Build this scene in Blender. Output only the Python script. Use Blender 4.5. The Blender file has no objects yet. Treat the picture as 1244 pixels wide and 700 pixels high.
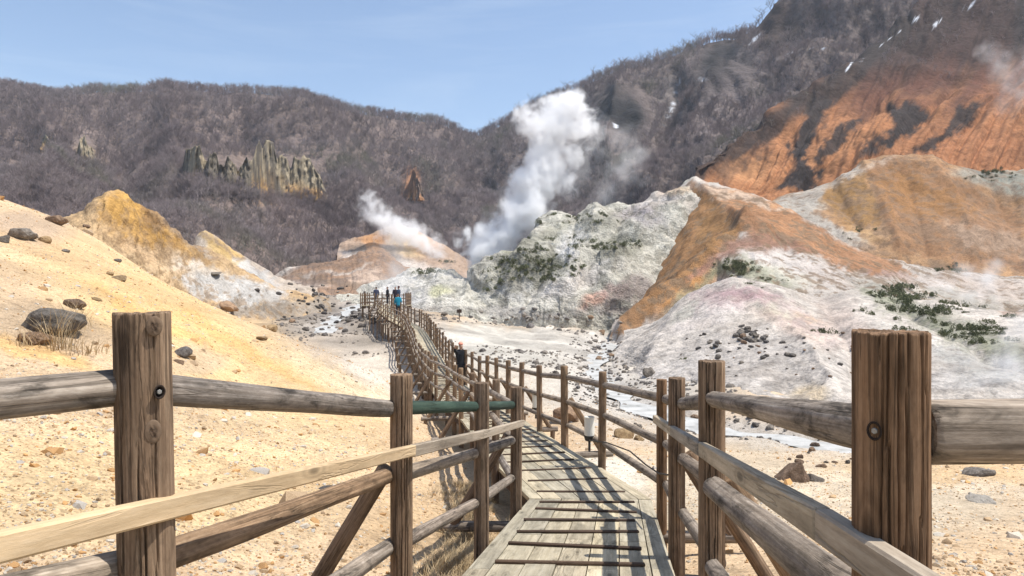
import bpy, bmesh, math, random
import numpy as np
from mathutils import Vector, Matrix, Quaternion
S = bpy.context.scene
C = S.collection
PI = math.pi
# ------------------------------------------------------------------ camera, sky, sun, exposure
F = 829.0                                  # focal length in pixels of the 1244 px wide photograph (24 mm lens)
cam_d = bpy.data.cameras.new('camera'); cam_d.lens = 24.0; cam_d.sensor_width = 36.0
cam_d.clip_start = 0.05; cam_d.clip_end = 9000
cam = bpy.data.objects.new('camera', cam_d); C.objects.link(cam)
cam.location = (0, 0, 0); cam.rotation_euler = (PI/2, 0, 0)
S.camera = cam
SUN_EL, SUN_AZ = math.radians(65), math.radians(95)        # azimuth clockwise from +Y
W = bpy.data.worlds.new('World'); S.world = W; W.use_nodes = True
wn = W.node_tree.nodes; wn.clear()
sky = wn.new('ShaderNodeTexSky'); sky.sky_type = 'NISHITA'; sky.sun_disc = False
sky.sun_elevation = SUN_EL; sky.sun_rotation = SUN_AZ
sky.air_density = 1.0; sky.dust_density = 1.1; sky.ozone_density = 1.15; sky.altitude = 200
wb = wn.new('ShaderNodeBackground'); wb.inputs[1].default_value = 0.15
wo = wn.new('ShaderNodeOutputWorld')
tcw = wn.new('ShaderNodeTexCoord'); mpw = wn.new('ShaderNodeMapping'); mpw.inputs['Scale'].default_value = (1.2, 1.2, 9); mpw.inputs['Rotation'].default_value = (0, .25, .3)
nzw = wn.new('ShaderNodeTexNoise'); nzw.inputs['Scale'].default_value = 2.2; nzw.inputs['Detail'].default_value = 6; nzw.inputs['Roughness'].default_value = .6; nzw.inputs['Distortion'].default_value = .6
crw = wn.new('ShaderNodeValToRGB'); crw.color_ramp.elements[0].position = .46; crw.color_ramp.elements[0].color = (0, 0, 0, 1); crw.color_ramp.elements[1].position = .8; crw.color_ramp.elements[1].color = (.2, .2, .2, 1)
mxw = wn.new('ShaderNodeMixRGB'); mxw.inputs[2].default_value = (4.6, 5.2, 5.8, 1)          # thin high cloud
for a_, b_ in ((tcw.outputs['Generated'], mpw.inputs[0]), (mpw.outputs[0], nzw.inputs['Vector']), (nzw.outputs['Fac'], crw.inputs[0]), (crw.outputs[0], mxw.inputs[0]), (sky.outputs[0], mxw.inputs[1])): W.node_tree.links.new(a_, b_)
W.node_tree.links.new(mxw.outputs[0], wb.inputs[0]); W.node_tree.links.new(wb.outputs[0], wo.inputs[0])
sl = bpy.data.lights.new('sun', 'SUN'); sl.energy = 4.8; sl.angle = math.radians(0.55); sl.color = (1, 0.955, 0.88)
sun = bpy.data.objects.new('sun', sl); C.objects.link(sun)
sdir = Vector((math.sin(SUN_AZ)*math.cos(SUN_EL), math.cos(SUN_AZ)*math.cos(SUN_EL), math.sin(SUN_EL)))
sun.rotation_euler = sdir.to_track_quat('Z', 'Y').to_euler(); sun.location = (20, 5, 40)
vs = S.view_settings; vs.view_transform = 'Standard'; vs.look = 'None'; vs.gamma = 1.0; vs.use_curve_mapping = False
vs.exposure = 0.34
S.cycles.max_bounces = 14; S.cycles.diffuse_bounces = 3; S.cycles.glossy_bounces = 2
S.cycles.volume_bounces = 12; S.cycles.transparent_max_bounces = 8
S.cycles.use_denoising = True
# ------------------------------------------------------------------ helpers
def tag(o, label=None, cat=None, group=None, kind=None):
    if label: o['label'] = label
    if cat: o['category'] = cat
    if group: o['group'] = group
    if kind: o['kind'] = kind
    return o
def link(o, parent=None):
    C.objects.link(o)
    if parent: o.parent = parent
    return o
def empty(name, loc=(0, 0, 0), rz=0):
    o = bpy.data.objects.new(name, None); o.location = loc; o.rotation_euler = (0, 0, rz); o.empty_display_size = .2
    return link(o)
def P(px, py, Y): return ((px-622)/F*Y, Y, -(py-350)/F*Y)
def npmesh(name, V, Q, mat=None, smooth=True, col=None, tris=False):
    V = np.asarray(V, np.float32); Q = np.asarray(Q, np.int32)
    m = bpy.data.meshes.new(name); k = Q.shape[1]; n = len(Q)
    m.vertices.add(len(V)); m.vertices.foreach_set('co', V.ravel())
    m.loops.add(n*k); m.loops.foreach_set('vertex_index', Q.ravel())
    m.polygons.add(n); m.polygons.foreach_set('loop_start', np.arange(0, n*k, k, dtype=np.int32))
    try: m.polygons.foreach_set('loop_total', np.full(n, k, np.int32))
    except Exception: pass
    m.update(calc_edges=True)
    if smooth: m.polygons.foreach_set('use_smooth', np.ones(n, bool))
    if col is not None:
        a = m.attributes.new('Col', 'FLOAT_COLOR', 'POINT')
        c4 = np.ones((len(V), 4), np.float32); c4[:, :3] = col; a.data.foreach_set('color', c4.ravel())
    if mat: m.materials.append(mat)
    return m
def meshobj(name, V, Q, mat=None, parent=None, **k):
    return link(bpy.data.objects.new(name, npmesh(name, V, Q, mat, **k)), parent)
def bmobj(name, bm, mat, parent=None, smooth=False):
    m = bpy.data.meshes.new(name); bm.to_mesh(m); bm.free()
    if smooth:
        for p in m.polygons: p.use_smooth = True
    m.materials.append(mat)
    return link(bpy.data.objects.new(name, m), parent)
# --- numpy value noise
def _h(ix, iy, iz, s):
    n = (ix.astype(np.int64)*374761393 + iy.astype(np.int64)*668265263 + iz.astype(np.int64)*2147483647 + s*974634541) & 0xffffffff
    n = ((n ^ (n >> 13))*1274126177) & 0xffffffff
    n = ((n ^ (n >> 16))*2246822519) & 0xffffffff
    return ((n ^ (n >> 15)) & 0xffffff)/float(0xffffff)
def vnoise(p, s=0):
    p = np.asarray(p, float); i = np.floor(p).astype(np.int64); f = p-i; f = f*f*f*(f*(f*6-15)+10)
    x, y, z = i[:, 0], i[:, 1], i[:, 2]; fx, fy, fz = f[:, 0], f[:, 1], f[:, 2]
    def L(a, b, t): return a+(b-a)*t
    r = L(L(L(_h(x, y, z, s), _h(x+1, y, z, s), fx), L(_h(x, y+1, z, s), _h(x+1, y+1, z, s), fx), fy),
          L(L(_h(x, y, z+1, s), _h(x+1, y, z+1, s), fx), L(_h(x, y+1, z+1, s), _h(x+1, y+1, z+1, s), fx), fy), fz)
    return r*2-1
def fbm(p, o=5, s=0, gain=.5, lac=2.03):
    p = np.asarray(p, float); a, r, t = 1.0, np.zeros(len(p)), 0
    for k in range(o):
        r += a*vnoise(p, s+k*17); t += a; a *= gain; p = p*lac+7.31
    return r/t*1.6
def ridged(p, o=4, s=0, gain=.5):
    p = np.asarray(p, float); a, r, t = 1.0, np.zeros(len(p)), 0
    for k in range(o):
        r += a*(1-2*np.abs(vnoise(p, s+k*17))); t += a; a *= gain; p = p*2.07+3.7
    return r/t
def sstep(a, b, x):
    t = np.clip((x-a)/(b-a), 0, 1); return t*t*(3-2*t)
def pchip(x, y, xi):
    x = np.asarray(x, float); y = np.asarray(y, float)
    if y.ndim == 1: y = y[:, None]
    if len(x) == 2:
        t = np.clip((xi-x[0])/(x[1]-x[0]), 0, 1)[:, None]; return y[0]+(y[1]-y[0])*t
    h = np.diff(x)[:, None]; d = np.diff(y, axis=0)/h
    m = np.zeros_like(y)
    w1 = 2*h[1:]+h[:-1]; w2 = h[1:]+2*h[:-1]; pr = d[1:]*d[:-1] > 0
    with np.errstate(all='ignore'): mm = (w1+w2)/(w1/d[:-1]+w2/d[1:])
    m[1:-1] = np.where(pr, mm, 0); m[0] = d[0]; m[-1] = d[-1]
    k = np.clip(np.searchsorted(x, xi)-1, 0, len(x)-2); t = np.clip((xi-x[k])/(x[k+1]-x[k]), 0, 1)[:, None]; hh = h[k]
    return (1+2*t)*(1-t)**2*y[k]+t*(1-t)**2*hh*m[k]+t*t*(3-2*t)*y[k+1]+t*t*(t-1)*hh*m[k+1]
def gridq(nu, nv):
    i = np.arange(nu*nv).reshape(nv, nu)
    return np.stack([i[:-1, :-1], i[:-1, 1:], i[1:, 1:], i[1:, :-1]], -1).reshape(-1, 4)
def loft(rows, nu, nv):
    """rows of (px, py, depth) from foot to back, resampled to an nv x nu sheet of world points"""
    R = []
    for row in rows:
        r = np.array(row, float)
        xi = np.linspace(r[0, 0], r[-1, 0], nu); q = pchip(r[:, 0], r[:, 1:], xi)
        Y = q[:, 1]; R.append(np.stack([(xi-622)/F*Y, Y, -(q[:, 0]-350)/F*Y], -1))
    R[0][:, 2] = np.minimum(R[0][:, 2], ground_z(R[0][:, 0], R[0][:, 1])-.6)          # the foot dives under the valley floor
    R = np.array(R); n = len(R)
    seg = np.linalg.norm(np.diff(R, axis=0), axis=2).mean(1); t = np.concatenate([[0], np.cumsum(seg)]); t /= t[-1]
    vi = np.interp(np.linspace(0, n-1, nv), np.arange(n), t)
    out = pchip(t, R.reshape(n, -1), vi).reshape(nv, nu, 3)
    U, Vv = np.meshgrid(np.linspace(0, 1, nu), np.linspace(0, n-1, nv))
    return out, U, Vv
def gridnormals(G):
    du = np.gradient(G, axis=1); dv = np.gradient(G, axis=0); n = np.cross(du, dv)
    n /= np.linalg.norm(n, axis=2, keepdims=True)+1e-9
    n[n[..., 2] < 0] *= -1
    return n
def proj(V):
    Y = np.maximum(V[:, 1], .05)
    return 622+F*V[:, 0]/Y, 350-F*V[:, 2]/Y
def paint(V, base, blobs, seed=0, warp=9, wscale=None):
    """mineral colours of the ground and a little painted shade: soft stains laid over a base colour, their edges broken by noise"""
    col = np.tile(np.array(base, float), (len(V), 1))
    px, py = proj(V)
    q = np.stack([px/38, py/38, np.full(len(V), seed*3.1)], -1)
    wx = fbm(q, 5, seed, .6)*warp; wy = fbm(q+31.7, 5, seed+5, .6)*warp; e = fbm(q*2.2+11, 4, seed+9, .6)
    for b in blobs:
        cx, cy, rx, ry, ang, c, al = b[:7]; soft = b[7] if len(b) > 7 else .55
        x = px+wx-cx; y = py+wy-cy; ca, sa = math.cos(math.radians(ang)), math.sin(math.radians(ang))
        d = np.sqrt(((x*ca+y*sa)/rx)**2+((-x*sa+y*ca)/ry)**2)+e*.25*soft
        a = al*(1-sstep(1-soft, 1+soft*.4, d))
        col += (np.array(c, float)-col)*a[:, None]
    return np.clip(col, 0.004, .92)
def segdist(px, py, pts):
    d = np.full(len(px), 1e9)
    for (x0, y0), (x1, y1) in zip(pts[:-1], pts[1:]):
        t = np.clip(((px-x0)*(x1-x0)+(py-y0)*(y1-y0))/((x1-x0)**2+(y1-y0)**2+1e-9), 0, 1)
        d = np.minimum(d, np.hypot(px-x0-t*(x1-x0), py-y0-t*(y1-y0)))
    return d
def inpoly(px, py, pts):
    c = np.zeros(len(px), bool)
    for (x0, y0), (x1, y1) in zip(pts, pts[1:]+pts[:1]):
        if y0 != y1: c ^= ((y0 > py) != (y1 > py)) & (px < (x1-x0)*(py-y0)/(y1-y0)+x0)
    return c
def paint_poly(V, col, polys, seed, warp=5):
    """stains and painted shade with a drawn outline; the outline frays with noise"""
    px, py = proj(V); q = np.stack([px/26, py/26, np.full(len(px), seed*1.7)], -1)
    wx, wy = fbm(q, 5, seed+70, .62)*warp, fbm(q+19, 5, seed+75, .62)*warp; e = fbm(q*3.1, 4, seed+79, .65)
    for pts, c, al, soft in polys:
        x, y = px+wx, py+wy; d = segdist(x, y, pts+pts[:1]); d = np.where(inpoly(x, y, pts), d, -d)
        a = (al*sstep(-soft, soft, d+e*soft*1.6))[:, None]; col = col*(1-a)+np.array(c)*a
    return col
# ------------------------------------------------------------------ materials
class NT:
    def __init__(s, name):
        s.m = bpy.data.materials.new(name); s.m.use_nodes = True; s.t = s.m.node_tree; s.t.nodes.clear()
        s.out = s.n('ShaderNodeOutputMaterial')
    def n(s, typ, **k):
        o = s.t.nodes.new(typ)
        for a, v in k.items():
            if a.startswith('i_'): o.inputs[a[2:].replace('_', ' ')].default_value = v
            else: setattr(o, a, v)
        return o
    def l(s, a, b): s.t.links.new(a, b)
    def noise(s, vec, scale, detail=4, rough=.55, dist=0):
        o = s.n('ShaderNodeTexNoise'); o.inputs['Scale'].default_value = scale; o.inputs['Detail'].default_value = detail
        o.inputs['Roughness'].default_value = rough; o.inputs['Distortion'].default_value = dist
        s.l(vec, o.inputs['Vector']); return o.outputs['Fac']
    def ramp(s, fac, *st):
        o = s.n('ShaderNodeValToRGB'); e = o.color_ramp.elements
        while len(e) < len(st): e.new(.5)
        for k, (p, c) in enumerate(st):
            e[k].position = p; e[k].color = (c, c, c, 1) if isinstance(c, (int, float)) else (*c, 1)
        s.l(fac, o.inputs[0]); return o.outputs[0]
    def mix(s, mode, fac, a, b):
        o = s.n('ShaderNodeMixRGB', blend_type=mode)
        for v, i in ((fac, 0), (a, 1), (b, 2)):
            if isinstance(v, (int, float)): o.inputs[i].default_value = v if i == 0 else (v, v, v, 1)
            elif isinstance(v, tuple): o.inputs[i].default_value = (*v, 1)
            else: s.l(v, o.inputs[i])
        return o.outputs[0]
    def math(s, op, a, b=None, c=None):
        o = s.n('ShaderNodeMath', operation=op)
        for i, v in enumerate((a, b, c)):
            if v is None: continue
            if isinstance(v, (int, float)): o.inputs[i].default_value = v
            else: s.l(v, o.inputs[i])
        return o.outputs[0]
    def coord(s, scale=None, rnd=True):
        t = s.n('ShaderNodeTexCoord').outputs['Object']
        if rnd:
            r = s.n('ShaderNodeObjectInfo').outputs['Random']
            v = s.n('ShaderNodeVectorMath', operation='SCALE'); v.inputs[0].default_value = (37.0, 53.0, 71.0); s.l(r, v.inputs['Scale'])
            a = s.n('ShaderNodeVectorMath', operation='ADD'); s.l(t, a.inputs[0]); s.l(v.outputs[0], a.inputs[1]); t = a.outputs[0]
        if scale:
            m = s.n('ShaderNodeMapping'); m.inputs['Scale'].default_value = scale; s.l(t, m.inputs['Vector']); t = m.outputs[0]
        return t
    def finish(s, col, rough=.9, bump=None, bs=.5, bd=.02, spec=.25):
        b = s.n('ShaderNodeBsdfPrincipled'); b.inputs['Specular IOR Level'].default_value = spec
        if isinstance(col, tuple): b.inputs['Base Color'].default_value = (*col, 1)
        else: s.l(col, b.inputs['Base Color'])
        if isinstance(rough, (int, float)): b.inputs['Roughness'].default_value = rough
        else: s.l(rough, b.inputs['Roughness'])
        if bump is not None:
            u = s.n('ShaderNodeBump'); u.inputs['Strength'].default_value = bs; u.inputs['Distance'].default_value = bd
            s.l(bump, u.inputs['Height']); s.l(u.outputs[0], b.inputs['Normal'])
        s.l(b.outputs[0], s.out.inputs[0]); s.b = b
        return s.m
def earth_mat(name, sc, bd, bs=.7, speck=.5):
    """painted mineral colour broken up by several sizes of grain"""
    n = NT(name); a = n.n('ShaderNodeAttribute', attribute_name='Col').outputs['Color']; c = n.coord(rnd=False)
    n1 = n.noise(c, sc, 8, .65, .4); n2 = n.noise(c, sc*7, 6, .7); n3 = n.noise(c, sc*.22, 5, .6, .6)
    vo = n.n('ShaderNodeTexVoronoi', feature='F1'); vo.inputs['Scale'].default_value = sc*5; vo.inputs['Randomness'].default_value = 1; n.l(c, vo.inputs['Vector'])
    col = n.mix('MULTIPLY', .8, a, n.ramp(n1, (.28, .55), (.5, 1.0), (.72, 1.18)))
    col = n.mix('MULTIPLY', .7, col, n.ramp(n2, (.3, .6), (.55, 1.03), (.75, 1.2)))
    col = n.mix('MULTIPLY', .6, col, n.ramp(n3, (.3, (.78, .74, .7)), (.52, (1, 1, 1)), (.7, (1.08, 1.06, 1.04))))
    vr = n.n('ShaderNodeSeparateColor'); n.l(vo.outputs['Color'], vr.inputs[0])
    col = n.mix('MULTIPLY', speck, col, n.ramp(vr.outputs[0], (.0, .5), (.2, .85), (.6, 1.05), (1, 1.2)))
    h = n.math('ADD', n.math('MULTIPLY', n1, 1.0), n.math('ADD', n.math('MULTIPLY', n2, .35), n.math('MULTIPLY', vo.outputs['Distance'], -.25)))
    return n.finish(col, .95, h, bs, bd, .15)
def wood_mat(name, dark, mid, light, streak=1.0, grain=60.0, ring=True, rough=.85, stain=0):
    n = NT(name); r = n.n('ShaderNodeObjectInfo').outputs['Random']
    c = n.coord((grain, grain, 1.6)); c2 = n.coord((grain*.28, grain*.28, .8)); cb = n.coord((5, 5, 2.2))
    g1 = n.math('ADD', n.math('MULTIPLY', n.noise(c, 1, 8, .7, .25), .72), n.math('MULTIPLY', n.noise(n.coord((130, 130, 34)), 1, 4, .7), .28)); g2 = n.noise(c2, 1, 5, .6, .8); g3 = n.noise(cb, 1, 4, .6, .3)
    col = n.ramp(g1, (.28, dark), (.5, mid), (.72, light))
    col = n.mix('MULTIPLY', .8, col, n.ramp(g2, (.3, .55), (.5, 1.0), (.72, 1.25)))
    col = n.mix('MULTIPLY', .75, col, n.ramp(g3, (.3, .6), (.5, 1.0), (.7, 1.2)))
    crack = n.ramp(g2, (.478, 1), (.494, .18), (.506, .18), (.522, 1))
    gate = n.ramp(n.noise(n.coord((2.5, 2.5, 1.1)), 1, 2), (.46, 0), (.56, 1))
    col = n.mix('MULTIPLY', n.math('MULTIPLY', gate, .85*streak), col, crack)
    if stain:      # bark remnants and grime in patches
        st = n.noise(n.coord((14, 14, 5)), 1, 6, .68, .6); col = n.mix('MULTIPLY', stain, col, n.ramp(st, (.36, .32), (.47, .85), (.6, 1.08)))
    # knots
    vo = n.n('ShaderNodeTexVoronoi', feature='F1'); vo.inputs['Scale'].default_value = 1; n.l(n.coord((9, 9, 2.6)), vo.inputs['Vector'])
    kn = n.ramp(vo.outputs['Distance'], (.0, .25), (.10, .4), (.15, .95), (.2, .7), (.26, 1))
    col = n.mix('MULTIPLY', .75, col, kn)
    tint = n.ramp(r, (0, (.78, .78, .80)), (.35, (1.0, .97, .93)), (.7, (.9, .86, .84)), (1, (1.18, 1.12, 1.02)))
    col = n.mix('MULTIPLY', 1, col, tint)
    h = n.math('ADD', n.math('MULTIPLY', g1, .5), n.math('ADD', n.math('MULTIPLY', g2, .4), n.math('MULTIPLY', n.math('MULTIPLY', crack, gate), .5)))
    return n.finish(col, rough, h, .8, .006, .2)
def plain_mat(name, col, rough=.7, sc=6, var=.35, spec=.3, metal=0):
    n = NT(name); c = n.coord()
    k = n.noise(c, sc, 5, .6); q = n.mix('MULTIPLY', var*2 if var < .5 else 1, col, n.ramp(k, (.25, 1-var), (.75, 1+var)))
    m = n.finish(q, rough, k, .3, .01, spec); n.b.inputs['Metallic'].default_value = metal
    return m
M = {}
M['ground'] = earth_mat('gravelly_ground', 9.0, .02, .9, .75)
M['hill'] = earth_mat('mineral_slope', 1.1, .22, .8, .45)
M['crag'] = earth_mat('pumice_crag', .8, .45, 1.0, .45)
M['far'] = earth_mat('mountain_side', .12, 1.2, .8, .35)
M['post'] = wood_mat('weathered_post', (.075, .048, .03), (.235, .162, .106), (.42, .315, .215), .6, 95, stain=.6)
M['post_brown'] = wood_mat('brown_post', (.085, .048, .026), (.24, .148, .084), (.39, .265, .165), .6, 90, stain=.6)
M['rail'] = wood_mat('silvery_rail', (.085, .066, .05), (.285, .24, .195), (.56, .50, .43), .7, 80, stain=.95)
M['green'] = wood_mat('green_rail', (.012, .024, .02), (.03, .055, .045), (.075, .11, .085), .5)
M['new'] = wood_mat('fresh_timber', (.44, .32, .19), (.56, .43, .27), (.64, .52, .36), .12, 34)
M['oldboard'] = wood_mat('grey_board', (.2, .16, .12), (.37, .32, .25), (.5, .46, .38), .4, 45)
M['plank'] = wood_mat('deck_plank', (.28, .24, .165), (.43, .385, .285), (.54, .495, .385), .45, 40, stain=.3)
M['batten'] = wood_mat('dark_batten', (.035, .022, .015), (.085, .058, .042), (.15, .11, .085), .6)
# ------------------------------------------------------------------ boardwalk line (centre x, y, deck height), eye at z = 0
PATH = np.array([(-.45, -2.5, -1.0), (-.28, 0, -1.0), (.776, 6.77, -2.09), (.42, 8.29, -2.15), (.115, 9.9, -2.27), (-.09, 11.46, -2.42), (-.36, 13.2, -2.56), (-1.19, 17, -2.82),
    (-1.76, 20, -3.0), (-2.33, 23, -3.14), (-3.09, 27, -3.2), (-3.66, 30, -3.06), (-4.42, 34, -2.92), (-5.75, 41, -2.65), (-6.75, 45, -2.5),
    (-8.5, 50, -2.3), (-10.4, 56, -1.92), (-11.4, 61, -1.6)], float)
# ------------------------------------------------------------------ ground: one sheet, smooth through measured points
GP = [P(*q) for q in [(100, 690, 3.4), (300, 690, 4.2), (450, 690, 4.6), (30, 520, 5.5), (0, 600, 4.2), (300, 550, 7.2), (430, 600, 6.5), (450, 520, 11), (540, 580, 9.4),
    (200, 425, 12), (100, 355, 14), (0, 420, 9), (0, 300, 16), (480, 470, 20), (440, 449, 20), (400, 430, 20), (365, 415, 20.5), (330, 400, 21), (265, 374, 22), (200, 344, 23), (150, 312, 24), (100, 281, 25), (50, 262, 26), (0, 246, 27), (-150, 200, 27), (-400, 130, 24),
    (300, 470, 13), (380, 490, 13), (-150, 330, 10), (-400, 260, 9), (-400, 480, 4.5),
    (-300, 300, 45), (0, 320, 45), (100, 335, 45), (200, 372, 42), (280, 400, 40), (350, 425, 36), (420, 443, 34), (480, 455, 31),
    (400, 397, 58), (300, 378, 74), (380, 362, 100), (450, 392, 60), (430, 422, 45), (490, 446, 36), (360, 345, 150), (250, 335, 150), (100, 330, 110), (480, 365, 100), (540, 388, 70),
    (600, 425, 45), (560, 432, 42), (610, 398, 80), (700, 440, 45), (650, 484, 26), (740, 403, 85), (740, 442, 46), (700, 506, 20), (850, 523, 20.5), (1000, 540, 18.5), (1244, 535, 18), (1450, 520, 18),
    (900, 562, 14), (1100, 592, 10.5), (1200, 640, 7), (1244, 562, 13), (1000, 650, 6.8), (900, 690, 5), (1100, 690, 4.4), (780, 560, 12), (770, 640, 7),
    (900, 460, 30), (1200, 460, 30), (1000, 405, 80), (700, 395, 85), (1300, 400, 80), (800, 385, 120), (600, 380, 130), (1200, 370, 140)]]
GP += [(-3, -2, -.9), (0, -3.5, -1.35), (3, -2, -1.75), (6, 0, -2.1), (-1.4, .5, -1.2), (1.5, 1, -1.6), (-6, -4, .2), (8, -6, -2), (0, -12, -1.2), (-15, -10, 2.5), (15, -12, -2.5), (20, 4, -3)]
for x, y, z in PATH[1:14:1]: GP.append((x, y, z-(.52 if y < 12 else .75 if y < 20 else .95)))
GP += [(-10, 53, -3.7), (-12.5, 62, -3.1)]
for k in range(14):
    a = 2*PI*k/14
    for r, z in ((260, 0), (900, 0), (3500, 0)): GP.append((r*math.sin(a), r*math.cos(a), z))
GP = np.array(GP)
def gwarp(x, y):
    r = np.hypot(x, y)+1e-6; k = np.log1p(r/2.0)/r; return np.stack([x*k, y*k], -1)
GW = gwarp(GP[:, 0], GP[:, 1])
def kern(a, b):
    d2 = ((a[:, None]-b[None])**2).sum(-1); return np.sqrt(d2+.05**2)*1.0
def fit():
    A = -kern(GW, GW)+np.eye(len(GW))*1e-4; n = len(GW); B = np.c_[np.ones(n), GW]
    MM = np.block([[A, B], [B.T, np.zeros((3, 3))]]); return np.linalg.solve(MM, np.r_[GP[:, 2], 0, 0, 0])
GC = fit()
RIVER = np.array([(1420, 535, 15.5), (1250, 545, 16.5), (1100, 548, 17.2), (1000, 538, 18.8), (930, 529, 20.3), (850, 519, 22), (790, 500, 25), (752, 482, 29), (730, 462, 36), (722, 445, 44), (728, 428, 55), (738, 412, 70), (736, 402, 84), (715, 396, 92)], float)
RV = np.stack([(RIVER[:, 0]-622)/F*RIVER[:, 2], RIVER[:, 2]], -1)
RVf = pchip(np.arange(len(RV)), RV, np.linspace(0, len(RV)-1, 140))
STR = np.stack([(np.array([392, 402, 414, 428, 440.])-622)/F*np.array([55, 62, 70, 80, 92.]), np.array([55, 62, 70, 80, 92.])], -1)
STf = pchip(np.arange(5), STR, np.linspace(0, 4, 40))
def dist_poly(x, y, L):
    d = np.full(len(x), 1e9)
    near = np.abs(y-np.median(L[:, 1])) < 90
    if near.any():
        xy = np.stack([x[near], y[near]], -1); dd = np.full(len(xy), 1e9)
        for p in L: dd = np.minimum(dd, ((xy-p)**2).sum(1))
        d[near] = np.sqrt(dd)
    return d
def gbase(x, y):
    out = np.empty(len(x))
    for s in range(0, len(x), 20000):
        w = gwarp(x[s:s+20000], y[s:s+20000]); out[s:s+20000] = -kern(w, GW)@GC[:-3]+GC[-3]+w@GC[-2:]
    return out
def ground_z(x, y):
    x = np.asarray(x, float); y = np.asarray(y, float); z = gbase(x, y)
    r = np.hypot(x, y); p = np.stack([x, y, 0*x], -1)
    am = np.clip(r*.0045, .01, .5)
    z += am*fbm(p*.9, 4, 3)*np.clip(6/np.maximum(r, 1), .35, 1)+.016*fbm(p*4.2, 4, 8)*(r < 60)+am*.9*fbm(p*.16, 3, 12)
    z += .05*ridged(np.stack([x*.16+.3*y, y*.75-.2*x, 0*x], -1), 4, 57, .6)*sstep(-.8, -2.2, x)*sstep(2, 6, r)*sstep(60, 30, r)
    rub = sstep(.05, .5, fbm(p*.05, 3, 77))*(r > 30)*(r < 170)
    z += rub*.5*ridged(p*.55, 3, 31)
    dr = np.minimum(dist_poly(x, y, RVf), dist_poly(x, y, STf)+.3)
    z -= .42*np.exp(-(dr/1.3)**2)-.22*np.maximum(0, fbm(p*.9, 4, 66, .6))*np.exp(-(dr/2.2)**2)
    return z
SAND = (.54, .395, .25); WHITE = (.66, .61, .55); GREY = (.42, .37, .31); ORANGE = (.55, .27, .10); YEL = (.62, .42, .15); GRAVEL = (.52, .42, .29)
rs = np.concatenate([np.linspace(.25, 3, 50), np.exp(np.linspace(np.log(3.04), np.log(260), 430)), np.exp(np.linspace(np.log(268), np.log(5000), 40))])
th = np.radians(np.concatenate([np.linspace(-180, -44, 60)[:-1], np.linspace(-44, 44, 560), np.linspace(44, 180, 60)[1:]]))
R_, T_ = np.meshgrid(rs, th, indexing='ij'); gx = (R_*np.sin(T_)).ravel(); gy = (R_*np.cos(T_)).ravel()
GV = np.stack([gx, gy, ground_z(gx, gy)], -1)
GB = [ # stains on the ground, found by where they lie in the valley
    (620, 450, 400, 60, 0, (.50, .44, .36), .95), (430, 400, 150, 60, 0, (.38, .32, .26), .95),
    (610, 420, 130, 34, 6, (.47, .44, .385), .95), (480, 460, 80, 22, 24, (.58, .51, .42), .9), (390, 372, 130, 28, 0, (.27, .23, .19), .9), (410, 404, 90, 16, 6, (.33, .285, .235), .9), (430, 395, 60, 5, 3, (.22, .19, .155), .6), (380, 384, 60, 4, 3, (.2, .17, .14), .6), (450, 425, 40, 10, 10, (.40, .35, .29), .7), (700, 410, 70, 26, 0, (.52, .48, .42), .8), (400, 345, 120, 16, 0, (.40, .29, .2), .8),
    (770, 480, 120, 40, 0, (.5, .46, .4), .8), (900, 530, 200, 22, 2, (.46, .41, .34), .8),
    (1000, 600, 330, 60, 0, (.54, .45, .33), .9), (1150, 570, 160, 18, 0, (.56, .38, .2), .7), (870, 560, 120, 20, 0, (.52, .42, .3), .7), (730, 590, 70, 50, 0, (.66, .60, .5), .85),
    (640, 540, 40, 26, 0, (.62, .44, .26), .7),
    (150, 330, 180, 60, 25, (.60, .43, .25), .9), (250, 420, 260, 70, 27, (.60, .41, .20), .8), (330, 440, 180, 12, 27, (.60, .36, .13), .6), (200, 395, 120, 8, 27, (.62, .37, .13), .6), (420, 470, 110, 20, 27, (.64, .50, .32), .7),
    (40, 430, 90, 12, 15, (.62, .38, .14), .7), (60, 400, 120, 26, 10, (.40, .30, .2), .7), (60, 300, 90, 26, 20, (.52, .36, .2), .7), (30, 275, 60, 22, 10, (.36, .28, .22), .6), (240, 440, 40, 20, 0, (.40, .32, .24), .5),
    (150, 590, 320, 90, 0, (.60, .44, .24), .7), (520, 640, 110, 60, 0, (.46, .32, .18), .6), (350, 520, 150, 20, 15, (.66, .50, .3), .5), (330, 575, 90, 14, 10, (.5, .34, .18), .4)]
front = GV[:, 1] > .3
gcol = np.tile(np.array((.5, .40, .27)), (len(GV), 1))
gcol[front] = paint(GV[front], SAND, GB, 2, 8)
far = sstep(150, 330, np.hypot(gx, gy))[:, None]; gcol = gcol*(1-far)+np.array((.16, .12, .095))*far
dr = np.minimum(dist_poly(gx, gy, RVf), dist_poly(gx, gy, STf)+.5); k = np.exp(-(dr/2.2)**2)[:, None]*.55
gcol = gcol*(1-k)+np.array((.40, .38, .36))*k
fl = fbm(np.stack([gx, gy, 0*gx], -1)*.7, 5, 44)[:, None]; mott = sstep(25, 60, np.hypot(gx, gy))*sstep(200, 120, np.hypot(gx, gy))*.4; gcol *= 1+.16*fl+(mott*fbm(np.stack([gx, gy, 0*gx], -1)*.22, 5, 48, .65))[:, None]
nT = len(th)
tag(meshobj('ground', GV, gridq(nT, len(rs)), M['ground'], col=np.clip(gcol, .01, .9)), kind='structure')
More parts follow.
